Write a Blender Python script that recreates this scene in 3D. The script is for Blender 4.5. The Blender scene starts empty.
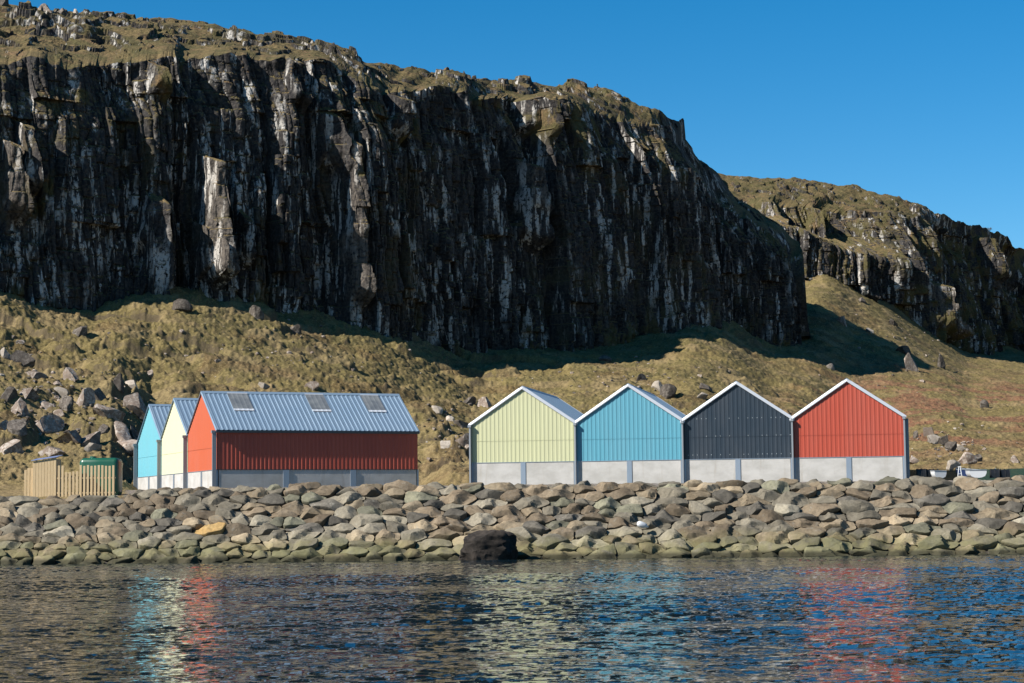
import bpy, bmesh, math, random
import numpy as np
from mathutils import Vector, Matrix

scene = bpy.context.scene
COL = scene.collection
random.seed(7)
rng = np.random.default_rng(7)
rad = math.radians

# ------------------------------------------------------------------ camera
F = 1024 * 70 / 36
PITCH = math.atan((515 - 341.5) / F)
ROLL = rad(0.6)
CAM = np.array([0.0, 0.0, 2.5])
RM = (Matrix.Rotation(math.pi / 2 + PITCH, 3, 'X') @ Matrix.Rotation(-ROLL, 3, 'Z'))
cd = bpy.data.cameras.new('camera'); cd.lens = 70; cd.sensor_width = 36
cd.clip_start = 0.5; cd.clip_end = 20000
cam = bpy.data.objects.new('camera', cd); COL.objects.link(cam)
cam.matrix_world = Matrix.Translation(CAM) @ RM.to_4x4()
scene.camera = cam
RN = np.array(RM)

def ray(px, py):
    return RN @ np.array([(px - 512) / F, -(py - 341.5) / F, -1.0])
def pt(px, py, Y):
    d = ray(px, py); return CAM + d * (Y / d[1])

# ------------------------------------------------------------------ sun, sky
SUN_AZ = rad(62)      # from behind the camera (-Y) round to the left (-X)
SUN_EL = rad(37)
S = Vector((-math.sin(SUN_AZ) * math.cos(SUN_EL), -math.cos(SUN_AZ) * math.cos(SUN_EL), math.sin(SUN_EL)))
ld = bpy.data.lights.new('sun', 'SUN'); ld.energy = 5.0; ld.angle = rad(0.5); ld.color = (1, .945, .86)
sun = bpy.data.objects.new('sun', ld); COL.objects.link(sun)
sun.rotation_euler = S.to_track_quat('Z', 'Y').to_euler()
world = bpy.data.worlds.new('World'); scene.world = world; world.use_nodes = True
wt = world.node_tree; wt.nodes.clear()
sky = wt.nodes.new('ShaderNodeTexSky'); sky.sky_type = 'NISHITA'; sky.sun_disc = False
sky.sun_elevation = SUN_EL
sky.sun_rotation = math.atan2(S.x, S.y)
sky.altitude = 1500; sky.air_density = 1.0; sky.dust_density = 0.2; sky.ozone_density = 3.0
hs = wt.nodes.new('ShaderNodeHueSaturation'); hs.inputs['Saturation'].default_value = 1.43; hs.inputs['Hue'].default_value = .494
bg = wt.nodes.new('ShaderNodeBackground'); bg.inputs['Strength'].default_value = 0.062
wo = wt.nodes.new('ShaderNodeOutputWorld')
wt.links.new(sky.outputs[0], hs.inputs['Color']); wt.links.new(hs.outputs[0], bg.inputs[0]); wt.links.new(bg.outputs[0], wo.inputs[0])
vs = scene.view_settings
vs.view_transform = 'Standard'; vs.look = 'None'; vs.gamma = 1; vs.exposure = 1.06; vs.use_curve_mapping = False

# ------------------------------------------------------------------ noise
def hsh(*a, seed=0):
    h = np.uint32((seed * 2654435761 + 374761393) & 0xffffffff)
    shp = np.broadcast(*a) if len(a) > 1 else None
    r = np.full(np.shape(a[0]) if shp is None else shp.shape, h, np.uint32)
    for k, v in enumerate(a):
        v = np.asarray(v).astype(np.int64).astype(np.uint32)
        r = (r ^ (v * np.uint32(0x9E3779B1 + 2 * k * 7919))) * np.uint32(0x85EBCA6B)
        r = r ^ (r >> np.uint32(13))
    r = r * np.uint32(0xC2B2AE35); r = r ^ (r >> np.uint32(16))
    return r.astype(np.float64) / 4294967295.0
def sm(t): return t * t * t * (t * (t * 6 - 15) + 10)
def vn2(x, y, seed=0):
    xi = np.floor(x); yi = np.floor(y); fx = sm(x - xi); fy = sm(y - yi)
    a = hsh(xi, yi, seed=seed); b = hsh(xi + 1, yi, seed=seed)
    c = hsh(xi, yi + 1, seed=seed); d = hsh(xi + 1, yi + 1, seed=seed)
    return (a + (b - a) * fx) * (1 - fy) + (c + (d - c) * fx) * fy
def vn3(x, y, z, seed=0):
    zi = np.floor(z); fz = sm(z - zi)
    r = 0
    for k, wgt in ((0, 1 - fz), (1, fz)):
        xi = np.floor(x); yi = np.floor(y); fx = sm(x - xi); fy = sm(y - yi); zz = zi + k
        a = hsh(xi, yi, zz, seed=seed); b = hsh(xi + 1, yi, zz, seed=seed)
        c = hsh(xi, yi + 1, zz, seed=seed); d = hsh(xi + 1, yi + 1, zz, seed=seed)
        r = r + wgt * ((a + (b - a) * fx) * (1 - fy) + (c + (d - c) * fx) * fy)
    return r
def fbm(x, y, o=4, seed=0, g=.5):
    r = 0; a = 1; t = 0
    for k in range(o):
        r = r + a * vn2(x + 17.3 * k, y - 9.1 * k, seed + k); t += a; a *= g; x = x * 2.03; y = y * 2.03
    return r / t
def fbm3(x, y, z, o=3, seed=0, g=.5):
    r = 0; a = 1; t = 0
    for k in range(o):
        r = r + a * vn3(x, y, z, seed + k); t += a; a *= g; x = x * 2.03; y = y * 2.03; z = z * 2.03
    return r / t
def sst(a, b, x):
    t = np.clip((x - a) / (b - a), 0, 1); return t * t * (3 - 2 * t)
def cells(s, w, seed, jit=.5):
    q = s / w; i = np.floor(q); fr = q - i
    bl = jit * (hsh(i, seed=seed) - .5); br = 1 + jit * (hsh(i + 1, seed=seed) - .5)
    i = i - (fr < bl) + (fr > br)
    b0 = i + jit * (hsh(i, seed=seed) - .5); b1 = i + 1 + jit * (hsh(i + 1, seed=seed) - .5)
    return i, (q - b0) / (b1 - b0)

# ------------------------------------------------------------------ material helpers
class Nodes:
    def __init__(s, name, rough=.8, spec=.3):
        s.m = bpy.data.materials.new(name); s.m.use_nodes = True
        s.t = s.m.node_tree; s.p = s.t.nodes['Principled BSDF']
        s.p.inputs['Roughness'].default_value = rough
        s.p.inputs['Specular IOR Level'].default_value = spec
    def n(s, ty, **kw):
        x = s.t.nodes.new(ty)
        for k, v in kw.items(): setattr(x, k, v)
        return x
    def l(s, a, b): s.t.links.new(a, b)
    def setin(s, node, key, v):
        if hasattr(v, 'is_linked'): s.l(v, node.inputs[key])
        else: node.inputs[key].default_value = v
    def obj(s): return s.n('ShaderNodeTexCoord').outputs['Object']
    def pos(s): return s.n('ShaderNodeNewGeometry').outputs['Position']
    def mapv(s, vec, scale=(1, 1, 1), rot=(0, 0, 0)):
        x = s.n('ShaderNodeMapping'); s.l(vec, x.inputs[0]); x.inputs['Scale'].default_value = scale; x.inputs['Rotation'].default_value = rot
        return x.outputs[0]
    def noise(s, vec, scale=1, detail=4, rough=.55, out='Fac'):
        x = s.n('ShaderNodeTexNoise'); s.l(vec, x.inputs['Vector'])
        x.inputs['Scale'].default_value = scale; x.inputs['Detail'].default_value = detail; x.inputs['Roughness'].default_value = rough
        return x.outputs[out]
    def ramp(s, v, a, b, lo=0., hi=1.):
        x = s.n('ShaderNodeMapRange', interpolation_type='SMOOTHSTEP'); s.l(v, x.inputs[0])
        for k, q in enumerate((a, b, lo, hi)): x.inputs[1 + k].default_value = q
        return x.outputs[0]
    def mix(s, f, a, b, blend='MIX'):
        x = s.n('ShaderNodeMix', data_type='RGBA', blend_type=blend)
        for k, v in ((0, f), (6, a), (7, b)):
            if hasattr(v, 'is_linked'): s.l(v, x.inputs[k])
            else: x.inputs[k].default_value = (*v, 1) if isinstance(v, tuple) else v
        return x.outputs[2]
    def math(s, op, a, b=0.):
        x = s.n('ShaderNodeMath', operation=op)
        for k, v in enumerate((a, b)):
            if hasattr(v, 'is_linked'): s.l(v, x.inputs[k])
            else: x.inputs[k].default_value = v
        return x.outputs[0]
    def attr(s, name, out='Fac'):
        x = s.n('ShaderNodeAttribute', attribute_name=name); return x.outputs[out]
    def color(s, v): s.setin(s.p, 'Base Color', (*v, 1) if isinstance(v, tuple) else v); return s
    def bump(s, h, strength=.5, dist=.05):
        x = s.n('ShaderNodeBump'); s.l(h, x.inputs['Height']); x.inputs['Strength'].default_value = strength; x.inputs['Distance'].default_value = dist
        s.l(x.outputs[0], s.p.inputs['Normal']); return s

def paint(name, c, rough=.45, spec=.4, metal=0., dirt=.19, scale=.8):
    c = tuple(x * .63 for x in c)
    k = Nodes(name, rough, spec); v = k.pos()
    a = k.noise(k.mapv(v, (1, 1, .25)), scale, 5, .6)
    b = k.noise(k.mapv(v, (3, 3, .4)), 2.2, 3)
    f = k.math('MULTIPLY', k.ramp(a, .35, .75), dirt * 1.6)
    f2 = k.math('MULTIPLY', k.ramp(b, .45, .75), dirt)
    col = k.mix(f, c, tuple(x * .72 + .02 for x in c))
    col = k.mix(f2, col, tuple(min(1, x * 1.12 + .015) for x in c))
    k.color(col); k.p.inputs['Metallic'].default_value = metal
    k.l(k.ramp(a, .3, .7, rough - .06, rough + .1), k.p.inputs['Roughness'])
    return k.m

# ------------------------------------------------------------------ mesh helpers
def link(name, me, mat=None, parent=None):
    o = bpy.data.objects.new(name, me); COL.objects.link(o)
    if mat is not None:
        for m in (mat if isinstance(mat, (list, tuple)) else [mat]): me.materials.append(m)
    if parent is not None: o.parent = parent
    return o
def tag(o, label=None, cat=None, group=None, kind=None):
    if label: o['label'] = label
    if cat: o['category'] = cat
    if group: o['group'] = group
    if kind: o['kind'] = kind
    return o
def empty(name, loc, rz=0, **kw):
    o = bpy.data.objects.new(name, None); COL.objects.link(o)
    o.location = loc; o.rotation_euler = (0, 0, rz); o.empty_display_size = .3
    return tag(o, **kw)
def grid_mesh(name, P, smooth=True, attrs=None, colors=None):
    r, c = P.shape[:2]
    me = bpy.data.meshes.new(name)
    me.vertices.add(r * c); me.vertices.foreach_set('co', P.reshape(-1).astype(np.float32))
    i = np.arange(r * c).reshape(r, c)
    q = np.stack([i[:-1, :-1], i[:-1, 1:], i[1:, 1:], i[1:, :-1]], -1).reshape(-1, 4)
    me.loops.add(q.size); me.polygons.add(len(q))
    me.loops.foreach_set('vertex_index', q.reshape(-1).astype(np.int32))
    me.polygons.foreach_set('loop_start', (np.arange(len(q)) * 4).astype(np.int32))
    me.polygons.foreach_set('use_smooth', np.full(len(q), smooth))
    me.update(calc_edges=True)
    for k, v in (attrs or {}).items():
        a = me.attributes.new(k, 'FLOAT', 'POINT'); a.data.foreach_set('value', v.reshape(-1).astype(np.float32))
    for k, v in (colors or {}).items():
        a = me.attributes.new(k, 'FLOAT_COLOR', 'POINT')
        w = np.ones((r * c, 4), np.float32); w[:, :3] = v.reshape(-1, 3); a.data.foreach_set('color', w.reshape(-1))
    return me
class MB:
    """collects polygons for one mesh"""
    def __init__(s): s.v = []; s.f = []; s.mi = []
    def face(s, pts, mi=0):
        b = len(s.v); s.v += [tuple(p) for p in pts]; s.f.append(tuple(range(b, b + len(pts)))); s.mi.append(mi)
    def box(s, x0, x1, y0, y1, z0, z1, mi=0):
        b = len(s.v)
        s.v += [(x0, y0, z0), (x1, y0, z0), (x1, y1, z0), (x0, y1, z0), (x0, y0, z1), (x1, y0, z1), (x1, y1, z1), (x0, y1, z1)]
        for f in ((0, 3, 2, 1), (4, 5, 6, 7), (0, 1, 5, 4), (1, 2, 6, 5), (2, 3, 7, 6), (3, 0, 4, 7)):
            s.f.append(tuple(b + k for k in f)); s.mi.append(mi)
    def prism(s, prof, a, b, mi=0):
        """closed profile (list of 3D offsets from a) swept from point a to point b"""
        n = len(prof); a = np.array(a, float); b = np.array(b, float); k0 = len(s.v)
        s.v += [tuple(a + p) for p in prof] + [tuple(b + p) for p in prof]
        for i in range(n):
            j = (i + 1) % n; s.f.append((k0 + i, k0 + j, k0 + n + j, k0 + n + i)); s.mi.append(mi)
        s.f.append(tuple(range(k0 + n - 1, k0 - 1, -1))); s.f.append(tuple(range(k0 + n, k0 + 2 * n))); s.mi += [mi, mi]
    def tube(s, a, b, r, n=8, mi=0):
        a = Vector(a); b = Vector(b); d = (b - a).normalized()
        u = d.orthogonal().normalized(); w = d.cross(u)
        s.prism([tuple(u * (r * math.cos(t)) + w * (r * math.sin(t))) for t in [2 * math.pi * k / n for k in range(n)]], a, b, mi)
    def build(s, name, mat, parent=None, bevel=0, smooth=None):
        me = bpy.data.meshes.new(name); me.from_pydata(s.v, [], s.f); me.update()
        bm = bmesh.new(); bm.from_mesh(me)
        for f, m in zip(bm.faces, s.mi): f.material_index = m
        bmesh.ops.remove_doubles(bm, verts=bm.verts, dist=1e-5)
        bmesh.ops.recalc_face_normals(bm, faces=bm.faces)
        if bevel: bmesh.ops.bevel(bm, geom=list(bm.edges), offset=bevel, segments=1, affect='EDGES', profile=.5)
        bm.to_mesh(me); bm.free()
        if smooth:
            me.polygons.foreach_set('use_smooth', np.ones(len(me.polygons), bool)); me.set_sharp_from_angle(angle=smooth)
        return link(name, me, mat, parent)

# ------------------------------------------------------------------ terrain height field
ZQ = 4.3
def tabl(rows):   # rows: px, py, Y  -> arrays u, Y, z sorted by u
    a = []
    for px, py, Y in rows:
        p = pt(px, py, Y); a.append((p[0] / p[1], p[1], p[2]))
    a.sort(); a = np.array(a).T
    uu = np.linspace(a[0][0], a[0][-1], 700); du = (uu[1] - uu[0]) * F
    n_ = max(3, int(round(26 / du)) | 1); kk = np.hanning(n_ + 2)[1:-1]; kk /= kk.sum()
    sm_ = lambda y: np.convolve(np.pad(np.interp(uu, a[0], y), n_ // 2, mode='edge'), kk, 'valid')
    return np.stack([uu, sm_(a[1]), sm_(a[2])])
MAIN_D = [(-260, 196), (0, 216), (200, 231), (380, 247), (480, 263), (560, 278), (690, 301), (812, 321)]
def Dmain(px): return np.interp(px, *zip(*MAIN_D))
base_px = [(-260, 335), (-100, 322), (0, 303), (40, 316), (95, 318), (140, 304), (175, 297), (207, 302), (232, 306), (257, 309), (302, 313), (327, 320),
           (376, 329), (428, 344), (470, 361), (485, 360), (520, 350), (565, 343), (618, 336), (660, 328), (692, 318), (730, 326), (769, 344), (812, 347)]
MB_T = tabl([(x, y, Dmain(x)) for x, y in base_px])
far_px = [(640, 215, 390), (725, 222, 392), (800, 252, 395), (854, 290, 398), (890, 308, 402), (930, 332, 414), (966, 350, 428), (1024, 352, 446), (1120, 360, 456), (1320, 380, 466)]
FB_T = tabl(far_px)
U = lambda px: (px - 512) / F
def Hbase(X, Y):
    u = X / np.maximum(Y, 1)
    D0 = np.interp(u, [U(-300), U(110), U(150), U(420), U(450), U(900), U(960)], [128, 128, 149, 149, 141, 141, 134])
    Db = np.interp(u, MB_T[0], MB_T[1]); zb = np.interp(u, MB_T[0], MB_T[2])
    Df = np.interp(u, FB_T[0], FB_T[1]); zf = np.interp(u, FB_T[0], FB_T[2])
    t = np.clip((Y - D0) / (Db - D0), 0, None)
    t1 = np.minimum(t, 1)
    za = ZQ + (zb - ZQ) * (.35 * t1 + .65 * t1 ** 1.7) + np.maximum(Y - Db, 0) * .24
    t = np.clip((Y - D0) / (Df - D0), 0, None); t1 = np.minimum(t, 1)
    lk = sst(U(820), U(960), u)
    zf_ = ZQ + (zf - ZQ) * ((.05 + .5 * lk) * t1 + (.95 - .5 * lk) * t1 ** 1.9) + np.maximum(Y - Df, 0) * .25
    w = sst(U(785), U(850), u)
    return za * (1 - w) + zf_ * w
def Hnoise(X, Y):
    u = X / np.maximum(Y, 1); px = u * F + 512
    D0 = np.interp(u, [U(-300), U(110), U(150), U(420), U(450), U(900), U(960)], [128, 128, 149, 149, 141, 141, 134])
    k = sst(0, 14, Y - D0)
    big = (fbm(X / 26, Y / 26, 3, 11) - .5) * 2.6
    med = (fbm(X / 7, Y / 7, 3, 21) - .5) * .8
    sc = sst(.52, .62, fbm(X / 11 + 3, Y / 8, 3, 31)) * 1.0        # small scarps
    tr = Hbase(X, Y) / 1.25 + 1.2 * fbm(X / 9, Y / 9, 2, 41)         # terracettes along the contours
    ter = (tr - np.floor(tr)); ter = (np.minimum(ter / .75, (1 - ter) / .25) - .5) * .55
    lf = 1 - .45 * sst(450, 560, px) - .3 * sst(760, 900, px)
    tus = fbm(X / .7, Y / .7, 3, 51, .6)
    tus = np.maximum(tus - .5, 0) * .85
    fine = (fbm(X / .38, Y / .5, 2, 61) - .5) * .34
    return k * (big + med * (.45 + .55 * lf) + (sc + ter) * lf) + (.25 + .75 * k) * (tus + fine) * (.6 + .4 * lf)
def H(X, Y):
    X = np.asarray(X, float); Y = np.asarray(Y, float)
    return Hbase(X, Y) + Hnoise(X, Y) * sst(119, 123, Y) - .42 * sst(-20, -24, X) * sst(129, 123.5, Y)
def ground_hit(px, py, y0=126., y1=460.):
    d = ray(px, py); ys = np.arange(y0, y1, .25)
    P = CAM[:, None] + d[:, None] * (ys / d[1])
    below = P[2] < H(P[0], P[1])
    k = int(np.argmax(below)) if below.any() else len(ys) - 1
    return P[:, k]

# hillside sheet: fan of columns, rows spaced finer near the camera
cols = np.concatenate([np.linspace(-2600, -240, 60)[:-1], np.arange(-240, 1280, 1.05), np.linspace(1280, 3600, 60)])
rows = [119.0]
while rows[-1] < 470: rows.append(rows[-1] + max(.16, .00125 * rows[-1]))
rows = np.array(rows + list(np.linspace(480, 900, 14)))
YY, UU = np.meshgrid(rows, (cols - 512) / F, indexing='ij')
XX = UU * YY
ZZ = H(XX, YY)
ZZ = ZZ - .9 * sst(120.6, 119.4, YY)
ZZ = np.where(YY > 475, ZZ - (YY - 475) * .22, ZZ)
PXc = UU * F + 512
# colours of what grows where
g1 = fbm(XX / 14, YY / 14, 4, 71); g2 = fbm(XX / 4, YY / 4, 4, 81); g3 = fbm(XX / 1.2, YY / 1.6, 3, 91, .6)
olive = np.array([.24, .195, .075]); straw = np.array([.38, .29, .15]); green = np.array([.175, .155, .06]); brack = np.array([.29, .125, .078]); dark = np.array([.10, .075, .04])
def lerp(c, t, d): return c * (1 - t[..., None]) + d * t[..., None]
c = np.broadcast_to(olive, XX.shape + (3,)).copy()
c = lerp(c, sst(.42, .62, g1) * .55, green)
c = lerp(c, sst(.5, .68, g2) * .6, straw)
hz = ZZ - ZQ
c = lerp(c, sst(9, 1, hz) * .65 * sst(.25, .6, g2 + .1), np.array([.33, .25, .125]))
bm_ = np.exp(-((YY - (235 + (PXc - 860) * .25)) / 62) ** 2) * sst(740, 880, PXc)
c = lerp(c, np.clip(sst(.44, .57, .45 * g1 + .25 * g2 + .3 * fbm((XX + .8 * YY) / 16, (YY - .5 * XX) / 4, 3, 111)) * bm_ * 1.5, 0, .78), brack)
c = lerp(c, sst(.58, .72, fbm(XX / 6 + 40, YY / 6, 4, 101)) * .55 * (1 - bm_), np.array([.14, .085, .04]))
c = lerp(c, sst(.57, .72, g3) * .5, dark)
c = lerp(c, sst(.6, .75, 1 - g3) * .35, straw)
quay = sst(5.5, 1., YY - 119) * sst(8, -12, XX + 22) + 0 * XX
c = lerp(c, sst(.0, .5, sst(141, 134, YY) * sst(U(118), U(140), UU)), np.array([.27, .25, .22]))
hm = Nodes('hillside_turf', .95, .1)
v = hm.pos()
nz = hm.noise(v, 2.2, 5, .65); nf = hm.noise(v, 4.5, 4, .7)
col = hm.attr('tint', 'Color')
col = hm.mix(hm.ramp(nz, .52, .36, 0., .5), col, (.04, .032, .016))
col = hm.mix(hm.ramp(nf, .50, .66, 0., .65), col, (.25, .195, .095))
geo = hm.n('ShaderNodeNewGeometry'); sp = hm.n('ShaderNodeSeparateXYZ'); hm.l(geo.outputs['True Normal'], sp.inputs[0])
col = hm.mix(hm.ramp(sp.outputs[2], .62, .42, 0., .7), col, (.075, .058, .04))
hm.color(col); hm.bump(nf, .8, .12)
c = c * np.array([.525, .505, .52])
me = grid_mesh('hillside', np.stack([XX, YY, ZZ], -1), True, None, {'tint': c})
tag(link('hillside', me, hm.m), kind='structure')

# ------------------------------------------------------------------ cliffs
def cliff_material(name, seed):
    k = Nodes(name, .9, .15)
    v = k.mapv(k.pos(), (1, 1, 1)); 
    ad = k.n('ShaderNodeVectorMath', operation='ADD'); k.l(v, ad.inputs[0]); ad.inputs[1].default_value = (seed * 31., seed * 17., seed * 3.)
    v = ad.outputs[0]
    st = k.mapv(v, (.95, .95, .12))
    n1 = k.noise(st, 1.0, 6, .62)
    n2 = k.noise(k.mapv(v, (1.3, 1.3, .22)), 1.0, 5, .65)
    n3 = k.noise(k.mapv(v, (1, 1, .6)), .17, 4, .6)
    n4 = k.noise(v, 2.6, 4, .65)
    base = k.mix(k.ramp(n2, .35, .65), (.0075, .0075, .0085), (.030, .028, .028))
    base = k.mix(k.ramp(n4, .4, .7, 0, .5), base, (.09, .078, .067))
    lich = k.math('MULTIPLY', k.ramp(n1, .52, .58), k.ramp(n4, .36, .50))
    lich = k.math('MULTIPLY', lich, k.ramp(n3, .42, .55, .05, 1.))
    base = k.mix(k.math('MULTIPLY', lich, .85), base, (.42, .40, .37))
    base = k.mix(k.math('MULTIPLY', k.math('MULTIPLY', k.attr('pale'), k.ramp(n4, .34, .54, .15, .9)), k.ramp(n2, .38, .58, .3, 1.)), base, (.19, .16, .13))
    n5 = k.noise(k.mapv(v, (.9, .9, .5)), .45, 5, .65)
    geo = k.n('ShaderNodeNewGeometry'); sp = k.n('ShaderNodeSeparateXYZ'); k.l(geo.outputs['True Normal'], sp.inputs[0])
    up = k.math('ADD', sp.outputs[2], k.math('MULTIPLY', k.math('SUBTRACT', n4, .5), .45))
    veg = k.math('MAXIMUM', k.ramp(up, .40, .62), k.math('MULTIPLY', k.attr('veg'), k.ramp(n5, .46, .56)))
    gcol = k.mix(k.ramp(n5, .38, .62), (.137, .10, .045), (.075, .066, .027))
    gcol = k.mix(k.ramp(k.noise(v, .35, 4, .6), .52, .68, 0, .7), gcol, (.15, .092, .05))
    gcol = k.mix(k.ramp(k.noise(v, 3.2, 4, .6), .62, .40, 0, .6), gcol, (.04, .032, .015))
    k.color(k.mix(veg, base, gcol))
    k.bump(n4, .9, .18)
    return k.m

def build_cliff(name, tab, skyline, rim, depth_back, seed, pillars, back_px, col_step, nface, nplat, rough=1., mat=None, ledge=0., vegadd=0., moss=()):
    """tab: base table (u,Y,z). skyline / rim: (px,py). A grid sheet: face rows, plateau rows, back rows."""
    c0, c1 = back_px
    px = np.arange(c0, c1 + .01, col_step); n = len(px)
    u = U(px)
    Yb = np.interp(u, tab[0], tab[1]); zb = np.interp(u, tab[0], tab[2])
    # smooth plan curve a little
    ker = np.hanning(41); ker /= ker.sum()
    Yb = np.convolve(np.pad(Yb, 20, mode='edge'), ker, 'valid'); 
    B = np.stack([u * Yb, Yb], -1)
    ds = np.hypot(*np.diff(B, axis=0).T); s = np.concatenate([[0], np.cumsum(ds)])
    T = np.gradient(B, axis=0); T /= np.linalg.norm(T, axis=1)[:, None]
    T = np.stack([np.convolve(np.pad(T[:, k], 60, mode='edge'), np.hanning(121) / np.hanning(121).sum(), 'valid') for k in (0, 1)], -1)
    N = np.stack([T[:, 1], -T[:, 0]], -1); N /= np.linalg.norm(N, axis=1)[:, None]
    def tz(tb, off):
        a = []
        for x, y, *e in tb:
            uu = U(x); Y = np.interp(uu, tab[0], tab[1]) + (e[0] if e else off)
            p = pt(x, y, Y); a.append((p[0] / p[1], Y, p[2]))
        a.sort(); a = np.array(a).T
        return np.interp(u, a[0], a[2]), np.interp(u, a[0], a[1])
    zr, Yr = tz(rim, 4.0)
    zs, Ys = tz(skyline, depth_back)
    zs = zs + (fbm(s / 3.2, 0 * s, 3, seed + 5) - .5) * 1.1; zr = zr + (fbm(s / 2.2, 0 * s + 9, 3, seed + 6) - .5) * 1.2
    zr = np.minimum(zr, zs - .3)
    def disp(S_, Z_):
        sw = S_ + 1.6 * (fbm(S_ / 6, Z_ / 12, 3, seed + 1) - .5) * 2
        big = (fbm(S_ / 24, Z_ / 70, 3, seed + 2) - .5) * 9.0
        i0, f0 = cells(sw, 17, seed + 70)
        big = big + 4.5 * (hsh(i0, seed=seed + 71) - .5) + 7.0 * (hsh(i0, seed=seed + 72) - .5) * (f0 - .5)
        mk = .45 + .9 * sst(.38, .62, fbm(S_ / 11, Z_ / 17, 3, seed + 73))
        i, f = cells(sw, 6.8, seed + 3)
        zi, zf = cells(Z_ + 9 * hsh(i, seed=seed + 4), 14, seed + 5)
        d = big + 4.6 * (hsh(i, zi, seed=seed + 25) - .42) * (f - .5) + 3.0 * (hsh(i, seed=seed + 6) - .5) + 1.8 * (hsh(i, zi, seed=seed + 7) - .5) + .6 * (1 - np.abs(2 * f - 1) ** 3)
        i, f = cells(sw, 2.3, seed + 8)
        zi, zf = cells(Z_ + 9 * hsh(i, seed=seed + 9), 6.5, seed + 10)
        d = d + mk * (2.6 * (hsh(i, zi, seed=seed + 26) - .45) * (f - .5) + 1.2 * (hsh(i, seed=seed + 11) - .5) + 1.1 * (hsh(i, zi, seed=seed + 12) - .5) + .5 * (1 - np.abs(2 * f - 1) ** 2.5))
        i, f = cells(sw, .95, seed + 13)
        zi, zf = cells(Z_ + 5 * hsh(i, seed=seed + 14), 2.2, seed + 15)
        d = d - mk * .35 * sst(.8, 1., np.abs(2 * f - 1)) + .42 * (hsh(i, seed=seed + 16) - .5) + .5 * (hsh(i, zi, seed=seed + 17) - .5) + .2 * (1 - np.abs(2 * f - 1) ** 2) - .12 * (np.abs(2 * zf - 1) > .9)
        d = d + .55 * (fbm(S_ / 2.2, Z_ / 3.2, 3, seed + 19) - .5) + .5 * (fbm(S_ / .8, Z_ / 1.0, 3, seed + 18, .6) - .5)
        return d * rough
    # face
    t = np.linspace(0, 1, nface)[:, None]
    zlow = zb - 5
    Zf = zlow + (zr - zlow) * t
    Sf = np.broadcast_to(s, Zf.shape)
    D = disp(Sf, Zf)
    hgt = np.clip((Zf - zb) / np.maximum(zr - zb, 1), 0, 1)
    lw = sst(U(940), U(880), u)
    lo_ = .40 + .25 * (fbm(Sf / 14, 0 * Sf, 2, seed + 60) - .5)
    batter = 4.0 * hgt ** 1.6 + ledge * lw * sst(lo_, lo_ + .34, hgt)                                   # leans back towards the rim
    D = D - sst(.72, 1., hgt) * (1.0 + 3.0 * fbm(Sf / 5, Zf / 5, 3, seed + 30))
    D = D * (1 - .35 * sst(.8, 1., hgt))
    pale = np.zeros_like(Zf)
    for (pxc, wpx, y0, y1, out) in pillars:
        sc_ = np.interp(U(pxc), u, s); Yp = np.interp(U(pxc), u, Yb); ws = wpx * Yp / F * 1.25
        z1 = pt(pxc, y0, Yp)[2]; z0 = pt(pxc, y1, Yp)[2]
        wob = .5 * (fbm(Zf / 4, Sf / 9, 2, seed + 40) - .5) * ws
        wz = ws * (.40 + .22 * np.clip((z1 - Zf) / (z1 - z0), 0, 1)) * (1 + .5 * (fbm(Zf / 2.2, 0 * Zf + pxc, 2, seed + 44) - .5))
        m = sst(wz * 1.02, wz * .8, np.abs(Sf - sc_ + wob)) * sst(z0 - 1.2, z0 + 1.2, Zf + .5 * (Sf - sc_)) * sst(z1 + 1.6, z1, Zf + .25 * (Sf - sc_))
        if out > 3:
            lf_ = sst(-ws * 3.2, -ws * 1.6, Sf - sc_) * sst(-ws * .4, -ws * .7, Sf - sc_) * sst(z0 - 6, z0, Zf) * sst(z1 + 8, z1, Zf)
            D = D - 1.8 * lf_
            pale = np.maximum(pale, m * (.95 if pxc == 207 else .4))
        D = D * (1 - .5 * m) + m * (out * .9 + (.75 if out > 3 else .6) * (Sf - sc_) + .7 * (fbm(Sf / 1.6, Zf / 3.5, 3, seed + 41) - .5) * 2)
    Yf = Yb + batter * .5
    Xf = u * Yb + N[:, 0] * (D - batter * .75); Yf = Yb + N[:, 1] * (D - batter * .75)
    face = np.stack([Xf, Yf, Zf], -1)
    # plateau
    rimP = face[-1]
    kk = np.hanning(61); kk /= kk.sum()
    rimB = np.stack([np.convolve(np.pad(rimP[:, q], 30, mode='edge'), kk, 'valid') for q in range(3)], -1); rimB[:, 2] = np.minimum(rimB[:, 2], zs - .3)
    skyP = np.stack([u * Ys, Ys, zs], -1)
    v_ = np.linspace(0, 1, nplat + 1)[1:, None]
    pl = rimB[None] * (1 - v_[..., None]) + skyP[None] * v_[..., None]
    pl[..., 2] = rimB[:, 2] + (skyP[:, 2] - rimB[:, 2]) * (v_ ** .9)
    dec = np.exp(-v_ * 14) * (1 - v_)
    pl += (rimP - rimB)[None] * dec[..., None]
    X, Y = pl[..., 0], pl[..., 1]
    span = np.clip((zs - zr) / 3, .0, 1.) * (1 + .5 * sst(U(190), U(60), u))
    o1 = fbm(X / 7, Y / 9, 4, seed + 21); 
    st = sst(.56, .58, o1) * .7 + sst(.63, .65, o1) * .6
    o2 = fbm(X / 2.3, Y / 3, 3, seed + 22)
    st = st + sst(.60, .63, o2) * .5 + (fbm(X / .9, Y / .9, 3, seed + 23) - .5) * .35 + (fbm(X / 5, Y / 5, 2, seed + 24) - .5) * .8
    pl[..., 2] += (st - .3) * span * np.sin(np.pi * np.clip(v_, 0, 1)) + (st - .3) * .3 * v_
    # back
    b_ = np.linspace(0, 1, 7)[1:, None]
    bk = np.repeat(pl[-1][None], 6, 0).copy()
    k = 1 + b_ * 45 / bk[..., 1]
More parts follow.
